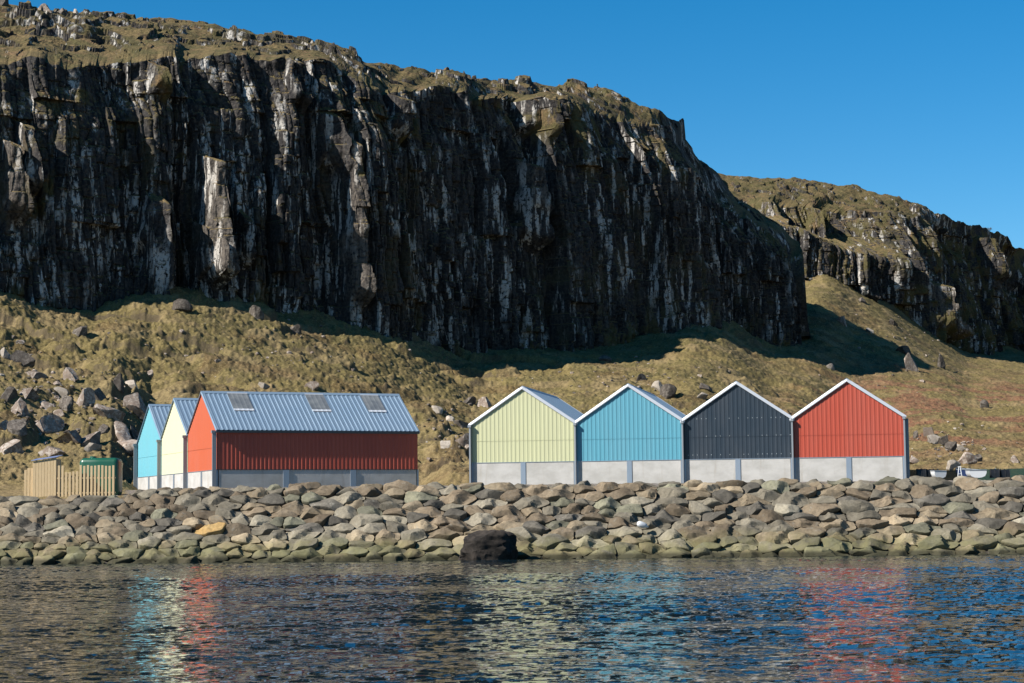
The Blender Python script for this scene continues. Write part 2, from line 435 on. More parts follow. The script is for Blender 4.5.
    bk[..., 0] *= k; bk[..., 1] *= k; bk[..., 2] -= b_ * (2 + 9 * b_)
    P = np.concatenate([face, pl, bk], 0)
    Sx = np.broadcast_to(s, P.shape[:2]); 
    hh = np.clip((P[..., 2] - zb) / np.maximum(zr - zb, 1), 0, 1.2)
    veg = sst(.50, .64, fbm(Sx / 5, P[..., 2] / 9, 4, seed + 50)) * (.35 + .65 * sst(.15, .0, hh) + .75 * sst(.6, 1., hh))
    veg = veg + vegadd * sst(.42, .6, fbm(Sx / 9 + 3, P[..., 2] / 9, 3, seed + 51))
    for (mx, my, rx_, ry_) in moss:
        ms = np.interp(U(mx), u, s); Ym = np.interp(U(mx), u, Yb); mz = pt(mx, my, Ym)[2]; q_ = Ym / F
        e_ = ((Sx - ms) / (rx_ * q_ * 1.2)) ** 2 + ((P[..., 2] - mz) / (ry_ * q_)) ** 2
        veg = np.maximum(veg, 1.3 * sst(1.25, .5, e_ + .8 * (fbm(Sx / 1.5, P[..., 2] / 1.5, 2, seed + 90) - .5)))
    veg[nface:] = np.maximum(veg[nface:], .25)
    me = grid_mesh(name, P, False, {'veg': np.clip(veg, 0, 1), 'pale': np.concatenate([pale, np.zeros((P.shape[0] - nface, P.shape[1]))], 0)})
    return tag(link(name, me, mat), kind='structure')

main_sky = [(-260, -25, 45), (-60, -5, 45), (0, 4, 45), (20, 7, 45), (35, 8, 45), (78, 14, 45), (100, 18, 42), (130, 17, 40), (170, 16, 40), (200, 22, 38), (235, 27, 36), (262, 33, 34),
            (290, 41, 30), (320, 46, 28), (345, 55, 26), (370, 61, 26), (400, 66, 26), (440, 72, 26), (480, 80, 24), (520, 82, 24), (560, 85, 22), (598, 88, 20), (615, 94, 14), (640, 104, 9), (660, 111, 7),
            (684, 122, 16), (686, 145, 18), (700, 160, 20), (718, 174, 22), (734, 195, 22), (747, 205, 22), (769, 219, 20), (783, 229, 16), (799, 241, 12), (803, 252, 8), (805, 280, 5), (808, 325, 5), (812, 344, 5)]
main_rim = [(-260, 40), (-60, 62), (0, 68), (45, 60), (80, 72), (110, 66), (140, 62), (165, 60), (200, 58), (235, 55), (262, 58), (300, 64), (330, 62), (350, 66), (380, 92), (400, 98), (440, 92), (470, 88),
            (500, 100), (540, 98), (575, 100), (600, 112), (625, 122), (650, 128), (684, 128), (686, 148), (700, 164), (718, 178), (734, 199), (747, 209), (769, 223), (783, 233), (799, 245), (803, 256), (805, 284), (808, 330), (812, 347)]
pill = [(206, 11, 166, 282, 4.4), (198, 8, 232, 275, 3.6), (345, 13, 150, 300, 3.4), (238, 9, 222, 262, 2.6), (150, 18, 205, 300, 2.2), (25, 12, 130, 190, 3.0), (538, 13, 168, 205, 3.2), (536, 22, 205, 240, 2.2), (8, 16, 150, 215, 3.2),
        (165, 12, 68, 92, 3.0), (410, 16, 100, 132, 3.0), (302, 16, 62, 100, 2.6), (330, 18, 118, 165, 2.4), (553, 14, 98, 128, 3.0)]
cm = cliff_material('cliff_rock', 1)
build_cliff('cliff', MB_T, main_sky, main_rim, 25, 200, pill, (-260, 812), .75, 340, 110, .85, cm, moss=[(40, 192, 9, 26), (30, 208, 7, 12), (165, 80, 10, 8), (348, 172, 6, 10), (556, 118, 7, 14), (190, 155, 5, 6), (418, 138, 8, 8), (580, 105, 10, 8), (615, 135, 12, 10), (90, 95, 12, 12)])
# the end of the main cliff turns back into the hill
far_sky = [(640, 168, 36), (700, 172, 36), (725, 174, 36), (745, 176, 36), (760, 178, 36), (795, 177, 36), (830, 184, 34), (850, 186, 32), (880, 192, 28), (900, 198, 24), (925, 209, 18), (945, 217, 13), (960, 222, 12), (990, 231, 10), (1008, 237, 8), (1013, 248, 8), (1024, 250, 14),
           (1060, 256, 20), (1120, 262, 20), (1320, 290, 20)]
far_rim = [(640, 190), (725, 196), (760, 190), (795, 196), (830, 200), (850, 202), (880, 204), (900, 206), (925, 214), (945, 222), (960, 227), (990, 237), (1008, 243), (1013, 268), (1024, 275), (1060, 280), (1120, 285), (1320, 310)]
fpill = [(792, 14, 180, 215, 3.5), (930, 30, 290, 330, 5.0), (870, 14, 250, 300, 3.0), (848, 12, 200, 225, 3.0), (1002, 14, 236, 275, 3.0)]
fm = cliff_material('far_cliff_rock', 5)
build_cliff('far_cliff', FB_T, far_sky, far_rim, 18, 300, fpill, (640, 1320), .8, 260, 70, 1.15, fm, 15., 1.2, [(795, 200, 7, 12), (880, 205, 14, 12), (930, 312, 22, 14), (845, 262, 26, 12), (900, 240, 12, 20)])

# ------------------------------------------------------------------ embankment + quay edge, sea
def emb_profile(t):  # t 0..1 up the slope
    return 112.4 + 6.3 * t, -.55 + 4.95 * t
ek = Nodes('embankment_gravel', .95, .1)
ev = ek.pos(); ek.color(ek.mix(ek.ramp(ek.noise(ev, 3, 5), .35, .65), (.035, .032, .028), (.10, .09, .075))); ek.bump(ek.noise(ev, 5, 4), 1, .1)
xs = np.concatenate([np.linspace(-420, -42, 30)[:-1], np.arange(-42, 42.01, .3), np.linspace(42, 420, 30)[1:]])
prof = np.array([(108, -2.6), (111.5, -1.2), (112.4, -.75), (113.5, .1), (115, 1.25), (117, 2.85), (118.4, 3.95), (119.6, 4.2), (121, 4.22)])
EX, EI = np.meshgrid(xs, np.arange(len(prof)), indexing='xy')
EP = np.stack([EX, prof[EI, 0], prof[EI, 1] - .12 + .14 * (fbm(EX / .8, EI * 1.3, 3, 400) - .5)], -1)
EP[..., 2] -= .5 * sst(-20.5, -24, EX) * np.clip((EI - 3) / 3, 0, 1)
EP[-1, :, 2] = 3.6; EP[-2, :, 2] = np.minimum(EP[-2, :, 2], 4.26)
tag(link('embankment', grid_mesh('embankment', EP), ek.m), kind='structure')

wk = Nodes('sea_water', .04, .5)
wk.color((.004, .011, .016)); wk.p.inputs['IOR'].default_value = 1.333
wv = wk.pos()
def slope(vec, scale, amp, det=2, off=(0, 0, 0)):
    m = wk.n('ShaderNodeVectorMath', operation='ADD'); wk.l(vec, m.inputs[0]); m.inputs[1].default_value = off
    x = wk.noise(m.outputs[0], scale, det, .5, 'Color')
    a = wk.n('ShaderNodeVectorMath', operation='SUBTRACT'); wk.l(x, a.inputs[0]); a.inputs[1].default_value = (.5, .5, .5)
    b = wk.n('ShaderNodeVectorMath', operation='MULTIPLY'); wk.l(a.outputs[0], b.inputs[0]); b.inputs[1].default_value = (amp, amp, 0)
    return b.outputs[0]
def vadd(a, b):
    x = wk.n('ShaderNodeVectorMath', operation='ADD'); wk.l(a, x.inputs[0]); wk.l(b, x.inputs[1]); return x.outputs[0]
sl = slope(wk.mapv(wv, (.9, 1, 1), (0, 0, rad(8))), 5.0, .55, 3)
sl = vadd(sl, slope(wk.mapv(wv, (.7, 1, 1), (0, 0, rad(-6))), 1.7, .34, 2, (31, 7, 0)))
sl = vadd(sl, slope(wk.mapv(wv, (.4, 1, 1)), .3, .05, 2, (3, 77, 0)))
sl = vadd(sl, slope(wv, 15, .20, 1, (9, 4, 0)))
cat = wk.n('ShaderNodeVectorMath', operation='ADD'); wk.l(sl, cat.inputs[0]); cat.inputs[1].default_value = (0, 0, 1)
nn = wk.n('ShaderNodeVectorMath', operation='NORMALIZE'); wk.l(cat.outputs[0], nn.inputs[0])
wk.l(nn.outputs[0], wk.p.inputs['Normal'])
wd_ = np.concatenate([np.linspace(-60, 12, 8), np.arange(12.5, 20, .25), np.arange(20, 113.6, .082), [114.6]])
wc_ = np.concatenate([np.linspace(-900, -.36 * 113, 12)[:-1] / 113, np.linspace(-.36, .36, 760), np.linspace(.36 * 113, 900, 12)[1:] / 113])
WD, WU = np.meshgrid(wd_, wc_, indexing='ij'); WX = WU * np.maximum(WD, 12.0)
wx2 = WX * .87 + WD * .2; wy2 = WD - WX * .12
wh = .055 * (fbm(wx2 / 1.25, wy2 / .95, 2, 600) - .5) + .045 * (fbm(WX / .36, WD / .31, 2, 610) - .5) + .055 * (fbm(wx2 / 5.5, wy2 / 2.6, 2, 620) - .5)
gust = .55 + .9 * sst(.35, .65, fbm(WX / 14, WD / 7, 2, 630))
wh = 1.22 * wh * gust * sst(13, 20, WD) * sst(.36, .33, np.abs(WU)) * sst(114.5, 109, WD) ** .5
tag(link('sea', grid_mesh('sea', np.stack([WX, WD, wh], -1)), wk.m), kind='structure')

# ------------------------------------------------------------------ sheds
M_YEL = paint('yellow_cladding', (.60, .61, .37)); M_BLU = paint('blue_cladding', (.115, .37, .485)); M_BLK = paint('charcoal_cladding', (.022, .036, .054)); M_RED = paint('red_cladding', (.47, .078, .043))
M_CYAN = paint('pale_blue_cladding', (.17, .50, .60)); M_CREAM = paint('cream_cladding', (.74, .74, .50)); M_RED_SUNLIT = paint('sunlit_red_cladding', (.58, .125, .056))  # orange red: the long shed's red with sunlight mixed into the gable colour
M_ROOF = paint('roof_steel', (.25, .355, .47), .34, .6, .2, .1)
M_TRIM = paint('pale_trim', (.66, .70, .76), .35, .5, .1, .06); M_GALV = paint('galvanised_steel', (.36, .43, .52), .38, .5, .45, .15)
M_PIPE = paint('grey_downpipe', (.30, .33, .36), .45, .4, .1, .1)
M_DARK = paint('dark_steel', (.04, .05, .06), .5)
M_SCREW = paint('pale_screws', (.55, .6, .62), .4)
kc = Nodes('concrete', .85, .2); cv = kc.pos()
ca = kc.noise(kc.mapv(cv, (1, 1, 1.6)), .9, 6, .62); cb = kc.noise(kc.mapv(cv, (2.5, 2.5, .35)), 1.1, 4, .6)
cc = kc.mix(kc.ramp(ca, .32, .7), (.38, .37, .355), (.30, .292, .275))
cc = kc.mix(kc.ramp(cb, .52, .75, 0, .55), cc, (.27, .25, .22)); kc.color(cc); kc.bump(kc.noise(cv, 14, 3), .25, .02)
M_CONC = kc.m
ks = Nodes('skylight_sheet', .5, .35); sv = ks.pos()
ks.color(ks.mix(ks.ramp(ks.noise(sv, 1.5, 4), .35, .65), (.085, .095, .105), (.13, .14, .145))); M_SKYL = ks.m

def rib_profile(length, pitch, depth, phase=0.):
    """points (along, out) of a trapezoid box profile"""
    p = [(0, 0)]; x = phase + pitch * .5
    while x + pitch * .22 < length:
        for dx, o in ((-.24, 0), (-.15, 1), (.15, 1), (.24, 0)): 
            q = x + dx * pitch
            if 0 < q < length: p.append((q, o * depth))
        x += pitch
    p.append((length, 0)); return p

def make_shed(name, loc, rz, w, L, zc, ze, zr, mat, skylights=0, left_end=False, right_end=False, screws=False, label='', trim=None, shaded_side_mat=None):
    """local x along the gable, y into the shed, z up from the quay"""
    root = empty(name, loc, rz, label=label, cat='shed', group='row sheds on the quay')
    half = w / 2; slope_k = (zr - ze) / half
    roofz = lambda x: ze + slope_k * min(x, w - x)
    cz = zc + .04
    def gable(y, out, nm):
        m = MB(); pr = rib_profile(w - .06, .27, .015)
        for (a, oa), (b, ob) in zip(pr, pr[1:]):
            a += .03; b += .03
            cuts = [a, half, b] if a < half < b else [a, b]
            fo = lambda x: oa + (ob - oa) * (x - a) / (b - a)
            for c0, c1 in zip(cuts, cuts[1:]):
                y0 = y + out * fo(c0); y1 = y + out * fo(c1)
                zl = cz + .95 * 1.0
                m.face([(c0, y0, cz), (c1, y1, cz), (c1, y1, roofz(c1) - .12), (c0, y0, roofz(c0) - .12)])
        # lap joint of the sheets: a thin lip
        lap = zc + (ze - zc) * .56
        m.box(.04, w - .04, y + out * .037 - .004, y + out * .037 + .004, lap, lap + .012)
        if screws:
            for zz in (zc + .3, lap + .05, lap + 1.15):
                for k in range(int(w / .29)):
                    x = .03 + .29 * (k + .5) + .145
                    if roofz(x) - .4 < zz or random.random() < (.15 if zz < lap else .45): continue
                    m.box(x - .018, x + .018, y + out * .004 - .012, y + out * .004 + .012, zz - .018, zz + .018, 1)
        return m.build(nm, [mat, M_SCREW], root)
    gable(0, -1, 'gable_cladding'); gable(L, 1, 'rear_cladding')
    def side(x, out):
        m = MB(); pr = rib_profile(L - .04, .27, .018)
        for (a, oa), (b, ob) in zip(pr, pr[1:]):
            m.face([(x + out * oa, a + .02, cz), (x + out * ob, b + .02, cz), (x + out * ob, b + .02, ze - .06), (x + out * oa, a + .02, ze - .06)])
        m.build('side_cladding', shaded_side_mat or mat, root)
        for k in range(3):
            p = MB(); y0 = .12 + (L - .12) * k / 3; y1 = (L - .12) * (k + 1) / 3
            p.box(x - out * .03 - .05, x - out * .03 + .05, y0, y1, -.3, zc); p.build('concrete_panel', M_CONC, root)
        for k in (1, 2):
            p = MB(); yc = (L) * k / 3 + .02
            p.box(x - .06, x + .07 * out + .0, yc - .19, yc + .19, -.3, zc - .005) if out > 0 else p.box(x - .07, x + .06, yc - .19, yc + .19, -.3, zc - .005)
            p.build('steel_post', M_GALV, root)
        p = MB(); p.box(min(x, x + out * .05), max(x, x + out * .05), .02, L - .02, zc + .003, zc + .037); p.build('base_flashing', M_DARK if out > 0 else M_GALV, root)
    if left_end: side(0, -1)
    if right_end: side(w, 1)
    for y, nm in ((0, 1), (L, -1)):
        for k in range(2):
            p = MB(); x0 = .16 + k * (half); x1 = (half - .15) + k * (half - .01)
            p.box(x0, x1, y - .02 * nm - (.0 if nm > 0 else .1), y - .02 * nm + (.1 if nm > 0 else .0), -.3, zc); p.build('concrete_panel', M_CONC, root)
        p = MB(); p.box(half - .16, half + .16, y - .06, y + .06, -.3, zc - .005); p.build('steel_post', M_GALV, root)
        p = MB(); p.box(.02, .16, y - .055, y + .06, -.3, zc - .004); p.build('steel_post', M_GALV, root)
        p = MB(); p.box(w - .14, w - .02, y - .055, y + .06, -.3, zc - .004); p.build('steel_post', M_GALV, root)
        p = MB(); p.box(.03, w - .03, min(y, y - nm * .05), max(y, y - nm * .05), zc + .003, zc + .036); p.build('base_flashing', M_GALV, root)
    # roof slopes: ribbed sheets with overhang at both gables
    ov = .08
    nrm = Vector((-slope_k, 0, 1)).normalized()
    for sgn in (0, 1):
        m = MB(); pr = rib_profile(L + 2 * ov, .31, .03)
        sl_holes = []
        if skylights and sgn == 1:
            sl_holes = [(L * f + .02, L * f + 1.45) for f in (.115, .50, .79)][:skylights]
        def P3(y, o, t):      # t 0 eave .. 1 ridge
            x = half * t - .10 * (1 - t); z = ze + (zr - ze) * t - .10 * slope_k * (1 - t)
            n = nrm.copy()
            q = Vector((x, y - ov, z)) + n * (o + .02)
            if sgn == 1: q.x = w - q.x
            return q
        for (a, oa), (b, ob) in zip(pr, pr[1:]):
            m.face([P3(a, oa, 0), P3(b, ob, 0), P3(b, ob, 1), P3(a, oa, 1)])
        m.face([P3(0, -.05, 0), P3(L + 2 * ov, -.05, 0), P3(L + 2 * ov, -.05, 1), P3(0, -.05, 1)])   # underside lining
        rf = m.build('roof_slope', M_ROOF, root)
        for y0, y1 in sl_holes:
            k = MB(); t0, t1 = .53, .955
            sub = [q for q in pr if y0 + ov <= q[0] <= y1 + ov]
            for (a, oa), (b, ob) in zip(sub, sub[1:]):
                k.face([P3(a, oa * .25 + .045, t0), P3(b, ob * .25 + .045, t0), P3(b, ob * .25 + .045, t1), P3(a, oa * .25 + .045, t1)])
            sk = k.build('skylight', M_SKYL, rf)
            k = MB()
            for (a, oa), (b, ob) in zip(sub, sub[1:]):
                k.face([P3(a, oa * .3 + .06, t0 - .035), P3(b, ob * .3 + .06, t0 - .035), P3(b, ob * .3 + .06, t0 + .012), P3(a, oa * .3 + .06, t0 + .012)])
            k.face([P3(sub[0][0], .068, t1 - .006), P3(sub[-1][0], .068, t1 - .006), P3(sub[-1][0], .068, t1 + .012), P3(sub[0][0], .068, t1 + .012)])
            k.build('flashing', M_TRIM, sk)
        # barge trims, front and back: board with a sloped weathering face on top
        for y, d in ((-ov, -1), (L + ov, 1)):
            def Q(t, up, yo):
                x = half * t - .14 * (1 - t) ; z = ze + (zr - ze) * t - .14 * slope_k * (1 - t) + up
                return (x if sgn == 0 else w - x, y + d * yo, z)
            sect = [(-.14, -.02), (-.14, .05), (-.07, .06), (.085, -.03), (.085, -.10)] if trim is None else [(-.05, -.02), (-.05, .03), (.0, .035), (.075, -.02), (.075, -.06)]
            bt = MB()
            for (u0, y0), (u1, y1) in zip(sect, sect[1:] + sect[:1]):
                bt.face([Q(0, u0, y0), Q(1, u0, y0), Q(1, u1, y1), Q(0, u1, y1)])
            bt.face([Q(0, a, b) for a, b in sect])
            bt.build('barge_trim', trim or M_TRIM, root)
        g = MB(); xg = -.10 if sgn == 0 else w + .10; sg = -1 if sgn == 0 else 1
        if (sgn == 0 and left_end) or (sgn == 1 and right_end):
            xo = xg + sg * .10
            pr_ = [(xg - sg * .02, ze - .10), (xg - sg * .02, ze - .22), (xo, ze - .22), (xo, ze - .09), (xo - sg * .015, ze - .09), (xo - sg * .015, ze - .205), (xg - sg * .005, ze - .205), (xg - sg * .005, ze - .10)]
            g.prism([(x, 0, z) for x, z in pr_], (0, -ov + .02, 0), (0, L + ov - .02, 0))
            g.build('gutter', M_DARK if sgn else M_GALV, root)
    rc = MB()
    rc.prism([(half - .22, 0, zr - .22 * slope_k + .075), (half, 0, zr + .085), (half + .22, 0, zr - .22 * slope_k + .075), (half + .22, 0, zr - .22 * slope_k + .055), (half, 0, zr + .06), (half - .22, 0, zr - .22 * slope_k + .055)], (0, -ov - .01, 0), (0, L + ov + .01, 0))
    rc.build('ridge_cap', M_ROOF, root)
    # downpipe with hopper and brackets at the left corner (and at the right one for the last in the row)
    for x in ([0.0] + ([w] if right_end else [])):
        d = MB(); d.box(x - .05, x + .05, -.31, -.05, -.3, ze - .12)
        d.box(x - .09, x + .09, -.37, -.15, ze - .24, ze - .07)
        d.build('downpipe', M_PIPE, root)
    if right_end and trim is None:
        d = MB(); d.box(w + .06, w + .26, .02, .16, -.3, ze - .2); d.build('downpipe', M_PIPE, root)
    return root

t_r = rad(11.5); wR = 6.836
Lo = np.array([-2.713, 128.0]); dR = np.array([math.cos(t_r), -math.sin(t_r)])
for k, (nm, mt, lb) in enumerate((('shed', M_YEL, 'pale yellow shed with white rake trims, left end of the right hand row'),
                                  ('shed', M_BLU, 'bright blue shed with its full front gable showing between the yellow and black sheds'),
                                  ('shed', M_BLK, 'charcoal black clad shed with pale screw dots, only dark one'),
                                  ('shed', M_RED, 'red shed showing only its front gable, right end of the four abreast'))):
    q = Lo + dR * wR * k
    make_shed(nm, (q[0], q[1], ZQ), -t_r, wR, 12.2, 1.53, 4.06, 6.36, mt, left_end=(k == 0), right_end=(k == 3), screws=True if mt is M_BLK else False, label=lb)
t_l = rad(22.9); wL = 7.66
Al = np.array([-18.575, 125.0]); bk = np.array([-math.sin(t_l), math.cos(t_l)])
for k, (mt, lb, sk) in enumerate(((M_CYAN, 'light blue shed with sunlit gable at the far left, next to the green tank', 0),
                                  (M_CREAM, 'cream yellow shed half hidden between the blue and the long red one', 0),
                                  (M_RED_SUNLIT, 'red shed turned sideways, long ribbed wall and three skylights in its steel roof', 3))):
    q = Al + bk * wL * (3 - k)
    make_shed('shed', (q[0], q[1], ZQ), t_l - math.pi / 2 + math.pi / 2 - math.pi / 2, wL, 13.4, 1.2, 3.76, 6.32, mt, skylights=sk, left_end=(k == 0), right_end=(k == 2), label=lb, trim=M_ROOF, shaded_side_mat=M_RED if k == 2 else None)  # long wall takes a deeper red, its shade put into the paint

# ------------------------------------------------------------------ stone materials
def stone_mat(name, a, b, patch=(.42, .40, .36), tide=True, pf=.5):
    if not tide: a, b, patch = [tuple(x * m_ for x, m_ in zip(q, (.84, .80, .74))) for q in (a, b, patch)]
    if tide: a, b, patch = [tuple(x * m_ for x, m_ in zip(q, (.575, .56, .515))) for q in (a, b, patch)]
    k = Nodes(name, .88, .2); v = k.pos()
    n1 = k.noise(v, .9, 5, .6); n2 = k.noise(v, 5, 5, .65); n3 = k.noise(v, 1.7, 5, .6)
    oi = k.n('ShaderNodeObjectInfo')
    c = k.mix(k.ramp(n1, .35, .65), a, b)
    c = k.mix(k.ramp(n2, .38, .66, 0, .45), c, tuple(x * .45 for x in a))
    c = k.mix(k.math('MULTIPLY', k.ramp(n2, .5, .62) if tide else k.ramp(n2, .46, .54), k.ramp(n3, .5, .65, 0, pf) if tide else k.ramp(n3, .40, .56, .15, pf)), c, patch)
    hv = k.n('ShaderNodeHueSaturation'); k.l(c, hv.inputs['Color']); k.l(k.ramp(oi.outputs['Random'], 0, 1, .72, 1.25), hv.inputs['Value']); c = hv.outputs[0]
    if tide:
        sp = k.n('ShaderNodeSeparateXYZ'); k.l(v, sp.inputs[0])
        zz = k.math('ADD', sp.outputs[2], k.math('MULTIPLY', k.math('SUBTRACT', n1, .5), 1.3))
        alg = k.math('MULTIPLY', k.ramp(zz, 1.75, .55), k.ramp(n3, .30, .58, .25, .8))
        c = k.mix(k.math('MULTIPLY', alg, .8), c, (.13, .12, .052))
        c = k.mix(k.ramp(sp.outputs[2], .42, .16, 0, .85), c, (.022, .021, .012))
    k.color(c); k.bump(n2, .7, .05)
    return k.m
SM = [('grey', stone_mat('grey_stone', (.23, .207, .168), (.30, .272, .225))), ('brown', stone_mat('brown_stone', (.21, .165, .12), (.29, .235, .175))),
      ('tan', stone_mat('tan_stone', (.35, .28, .20), (.42, .35, .26))), ('dark grey', stone_mat('dark_grey_stone', (.13, .12, .108), (.20, .186, .165))),
      ('pale grey', stone_mat('pale_grey_stone', (.32, .29, .235), (.40, .365, .30))), ('greenish grey', stone_mat('greenish_grey_stone', (.19, .19, .15), (.27, .265, .20)))]
M_ORANGE = stone_mat('ochre_stone', (.55, .35, .14), (.62, .44, .21), pf=.2)
M_BOULDER = stone_mat('weathered_boulder', (.14, .11, .095), (.23, .188, .162), (.34, .315, .295), False, .9)
M_BOULDER2 = stone_mat('dark_boulder', (.045, .04, .037), (.10, .086, .077), (.20, .185, .17), False, .6)
M_BOULDER3 = stone_mat('pale_boulder', (.25, .222, .195), (.34, .31, .28), (.42, .40, .37), False, .6)
M_BLACKROCK = stone_mat('black_boulder', (.011, .010, .0095), (.034, .029, .026), (.07, .06, .052), False, .25)

# ------------------------------------------------------------------ embankment stones
NR = 11
def emb(x, v):
    """x along the shore, v up the slope (0..1), flat beyond 1 -> point, up-slope tangent, normal"""
    drop = .45 * float(sst(-20.5, -24, np.array(x)))
    if v <= 1: p = Vector((x, 112.55 + 6.0 * v, -.55 + 4.74 * v)); a = math.atan2(4.78, 6.0)
    else: p = Vector((x, 118.55 + 7.7 * (v - 1), 4.17)); a = rad(14)
    p.z -= drop * min(1, max(0, (v - .45) / .5))
    if .9 < v < 1.0: a = math.atan2(4.78, 6.0) * (1.0 - (v - .9) * 4)
    return p, Vector((0, math.cos(a), math.sin(a))), Vector((0, -math.sin(a), math.cos(a)))
sites = []
SL = 7.7
for r in range(-1, NR + 2):
    x = -41 + random.random()
    while x < 41:
        small = .72 if x < -14 else (.85 if x < -6 else 1.0)
        wd = random.choice((.9, 1.2, 1.5, 1.8, 2.0, 2.3, 2.8)) * small * (1.1 if r < 2 else 1.)
        sites.append([x + wd / 2, (r + .5 + random.uniform(-.27, .27)) * SL / NR + .12 * math.sin(x * .7 + r), r, wd]); x += wd
ASP = .52
def clip(poly, nx, ny, d):
    out = []
    for i in range(len(poly)):
        a = poly[i]; b = poly[(i + 1) % len(poly)]
        da = a[0] * nx + a[1] * ny - d; db = b[0] * nx + b[1] * ny - d
        if da <= 0: out.append(a)
        if (da < 0 < db) or (db < 0 < da):
            t = da / (da - db); out.append((a[0] + (b[0] - a[0]) * t, a[1] + (b[1] - a[1]) * t))
    return out
pts2 = [(sx * ASP, sy) for sx, sy, _, _ in sites]
stones = []
for i, (sx, sy, r, wd) in enumerate(sites):
    if r < 0 or r > NR or abs(sx) > 37: continue
    px_, py_ = pts2[i]
    poly = [(px_ - 1.1, py_ - .85), (px_ + 1.1, py_ - .85), (px_ + 1.1, py_ + .85), (px_ - 1.1, py_ + .85)]
    nb = sorted(((qx - px_) ** 2 + (qy - py_) ** 2, j) for j, (qx, qy) in enumerate(pts2) if j != i and abs(qx - px_) < 2.2 and abs(qy - py_) < 2.2)[:18]
    for _, j in nb:
        qx, qy = pts2[j]; nx, ny = qx - px_, qy - py_; L_ = math.hypot(nx, ny); nx /= L_; ny /= L_
        # the bigger stone takes more of the gap
        k = .5 * (1 + .35 * (wd - sites[j][3]) / (wd + sites[j][3]))
        poly = clip(poly, nx, ny, nx * px_ + ny * py_ + L_ * k - .012)
        if len(poly) < 3: break
    if len(poly) < 3: continue
    poly = [(a / ASP, b) for a, b in poly]
    cx = sum(a for a, _ in poly) / len(poly); cy = sum(b for _, b in poly) / len(poly)
    area = abs(sum(poly[k][0] * poly[(k + 1) % len(poly)][1] - poly[(k + 1) % len(poly)][0] * poly[k][1] for k in range(len(poly)))) / 2
    stones.append(dict(poly=poly, c=(cx, cy), area=area, row=r))

def stone_mesh(st, rnd, thick=None):
    poly = st['poly']; cx, cy = st['c']
    # outline resampled, corners cut a little
    P = [np.array(p) - (cx, cy) for p in poly]
    ring = []
    for k in range(len(P)):
        a, b = P[k], P[(k + 1) % len(P)]; L_ = np.linalg.norm(b - a); m = max(2, int(L_ / .17))
        for t in range(m):
            f = (t + .5) / m; ring.append(a + (b - a) * f)
    ring = np.array(ring); n = len(ring)
    ring = .90 * ring + .05 * (np.roll(ring, 1, 0) + np.roll(ring, -1, 0))
    ang = rnd.uniform(0, 100)
    rr = 1.03 + .12 * (fbm(ring[:, 0] * 2.2 + ang, ring[:, 1] * 2.2 - ang, 2, 500) - .5) - .015
    ring = ring * rr[:, None]
    size = math.sqrt(st['area'])
    h = thick or size * rnd.uniform(.17, .34)
    lev = [(.84, -1.1), (.97, -.4), (1.0, .15), (.995, .55), (.975, .82), (.92, .98), (.80, 1.03), (.62, 1.05), (.42, 1.06), (.2, 1.06)]
    planes = [(rnd.gauss(0, .12), rnd.gauss(-.02, .2), rnd.uniform(.85, 1.05) * h)]
    for _ in range(4):
        a = rnd.uniform(0, 2 * math.pi); sl_ = rnd.uniform(.25, 1.5)
        planes.append((math.cos(a) * sl_, math.sin(a) * sl_, rnd.uniform(.8, 1.2) * h + .16 * size * sl_))
    vs_ = []
    for sc_, f in lev:
        q = ring * sc_
        z = np.full(n, f * h)
        if f > .05:
            top = np.min([c0 + a * q[:, 0] + b * q[:, 1] for a, b, c0 in planes], 0)
            z = np.minimum(z, np.maximum(top * min(1, f + .12), -.15 * h))
        vs_.append(np.column_stack([q, z]))
    q = np.array([[0, 0, min(1.1 * h, min(c0 for _, _, c0 in planes))]])
    V = np.concatenate(vs_ + [q], 0)
    d = fbm3(V[:, 0] * 3.1 + ang, V[:, 1] * 3.1, V[:, 2] * 3.1 + ang, 3, 510) - .5
    d2 = fbm3(V[:, 0] * 8 + ang, V[:, 1] * 8, V[:, 2] * 8, 2, 515) - .5
    V[:, 2] += d * .10 * size + d2 * .05 * size; V[:, :2] *= (1 + .10 * d + .03 * d2)[:, None]
    F_ = []
    for a in range(len(lev) - 1):
        for k in range(n):
            j = (k + 1) % n; F_.append((a * n + k, a * n + j, (a + 1) * n + j, (a + 1) * n + k))
    t0 = (len(lev) - 1) * n
    for k in range(n): F_.append((t0 + k, t0 + (k + 1) % n, len(V) - 1))
    F_.append(tuple(range(n - 1, -1, -1)))
    return V, F_
def px_of(p):
    q = RN.T @ (np.array(p) - CAM); return 512 + F * q[0] / -q[2], 341.5 - F * q[1] / -q[2]
rnd = random.Random(11)
for st in stones:
    p, t2, nn_ = emb(st['c'][0], st['c'][1] / SL)
    st['p'] = p; st['fr'] = (t2, nn_); st['px'] = px_of(p)
    wgt = [6, 5, 3, 2.0, .9, 1.5] if st['row'] > 2 else [4, 4, 1.6, 2.5, .3, 5]
    st['mat'] = rnd.choices(range(6), wgt)[0]
    st['th'] = None
inview = sorted([s_ for s_ in stones if -6 < s_['px'][0] < 1030], key=lambda s_: -s_['area'])
single = inview[:300]; sid = {id(s_) for s_ in single}
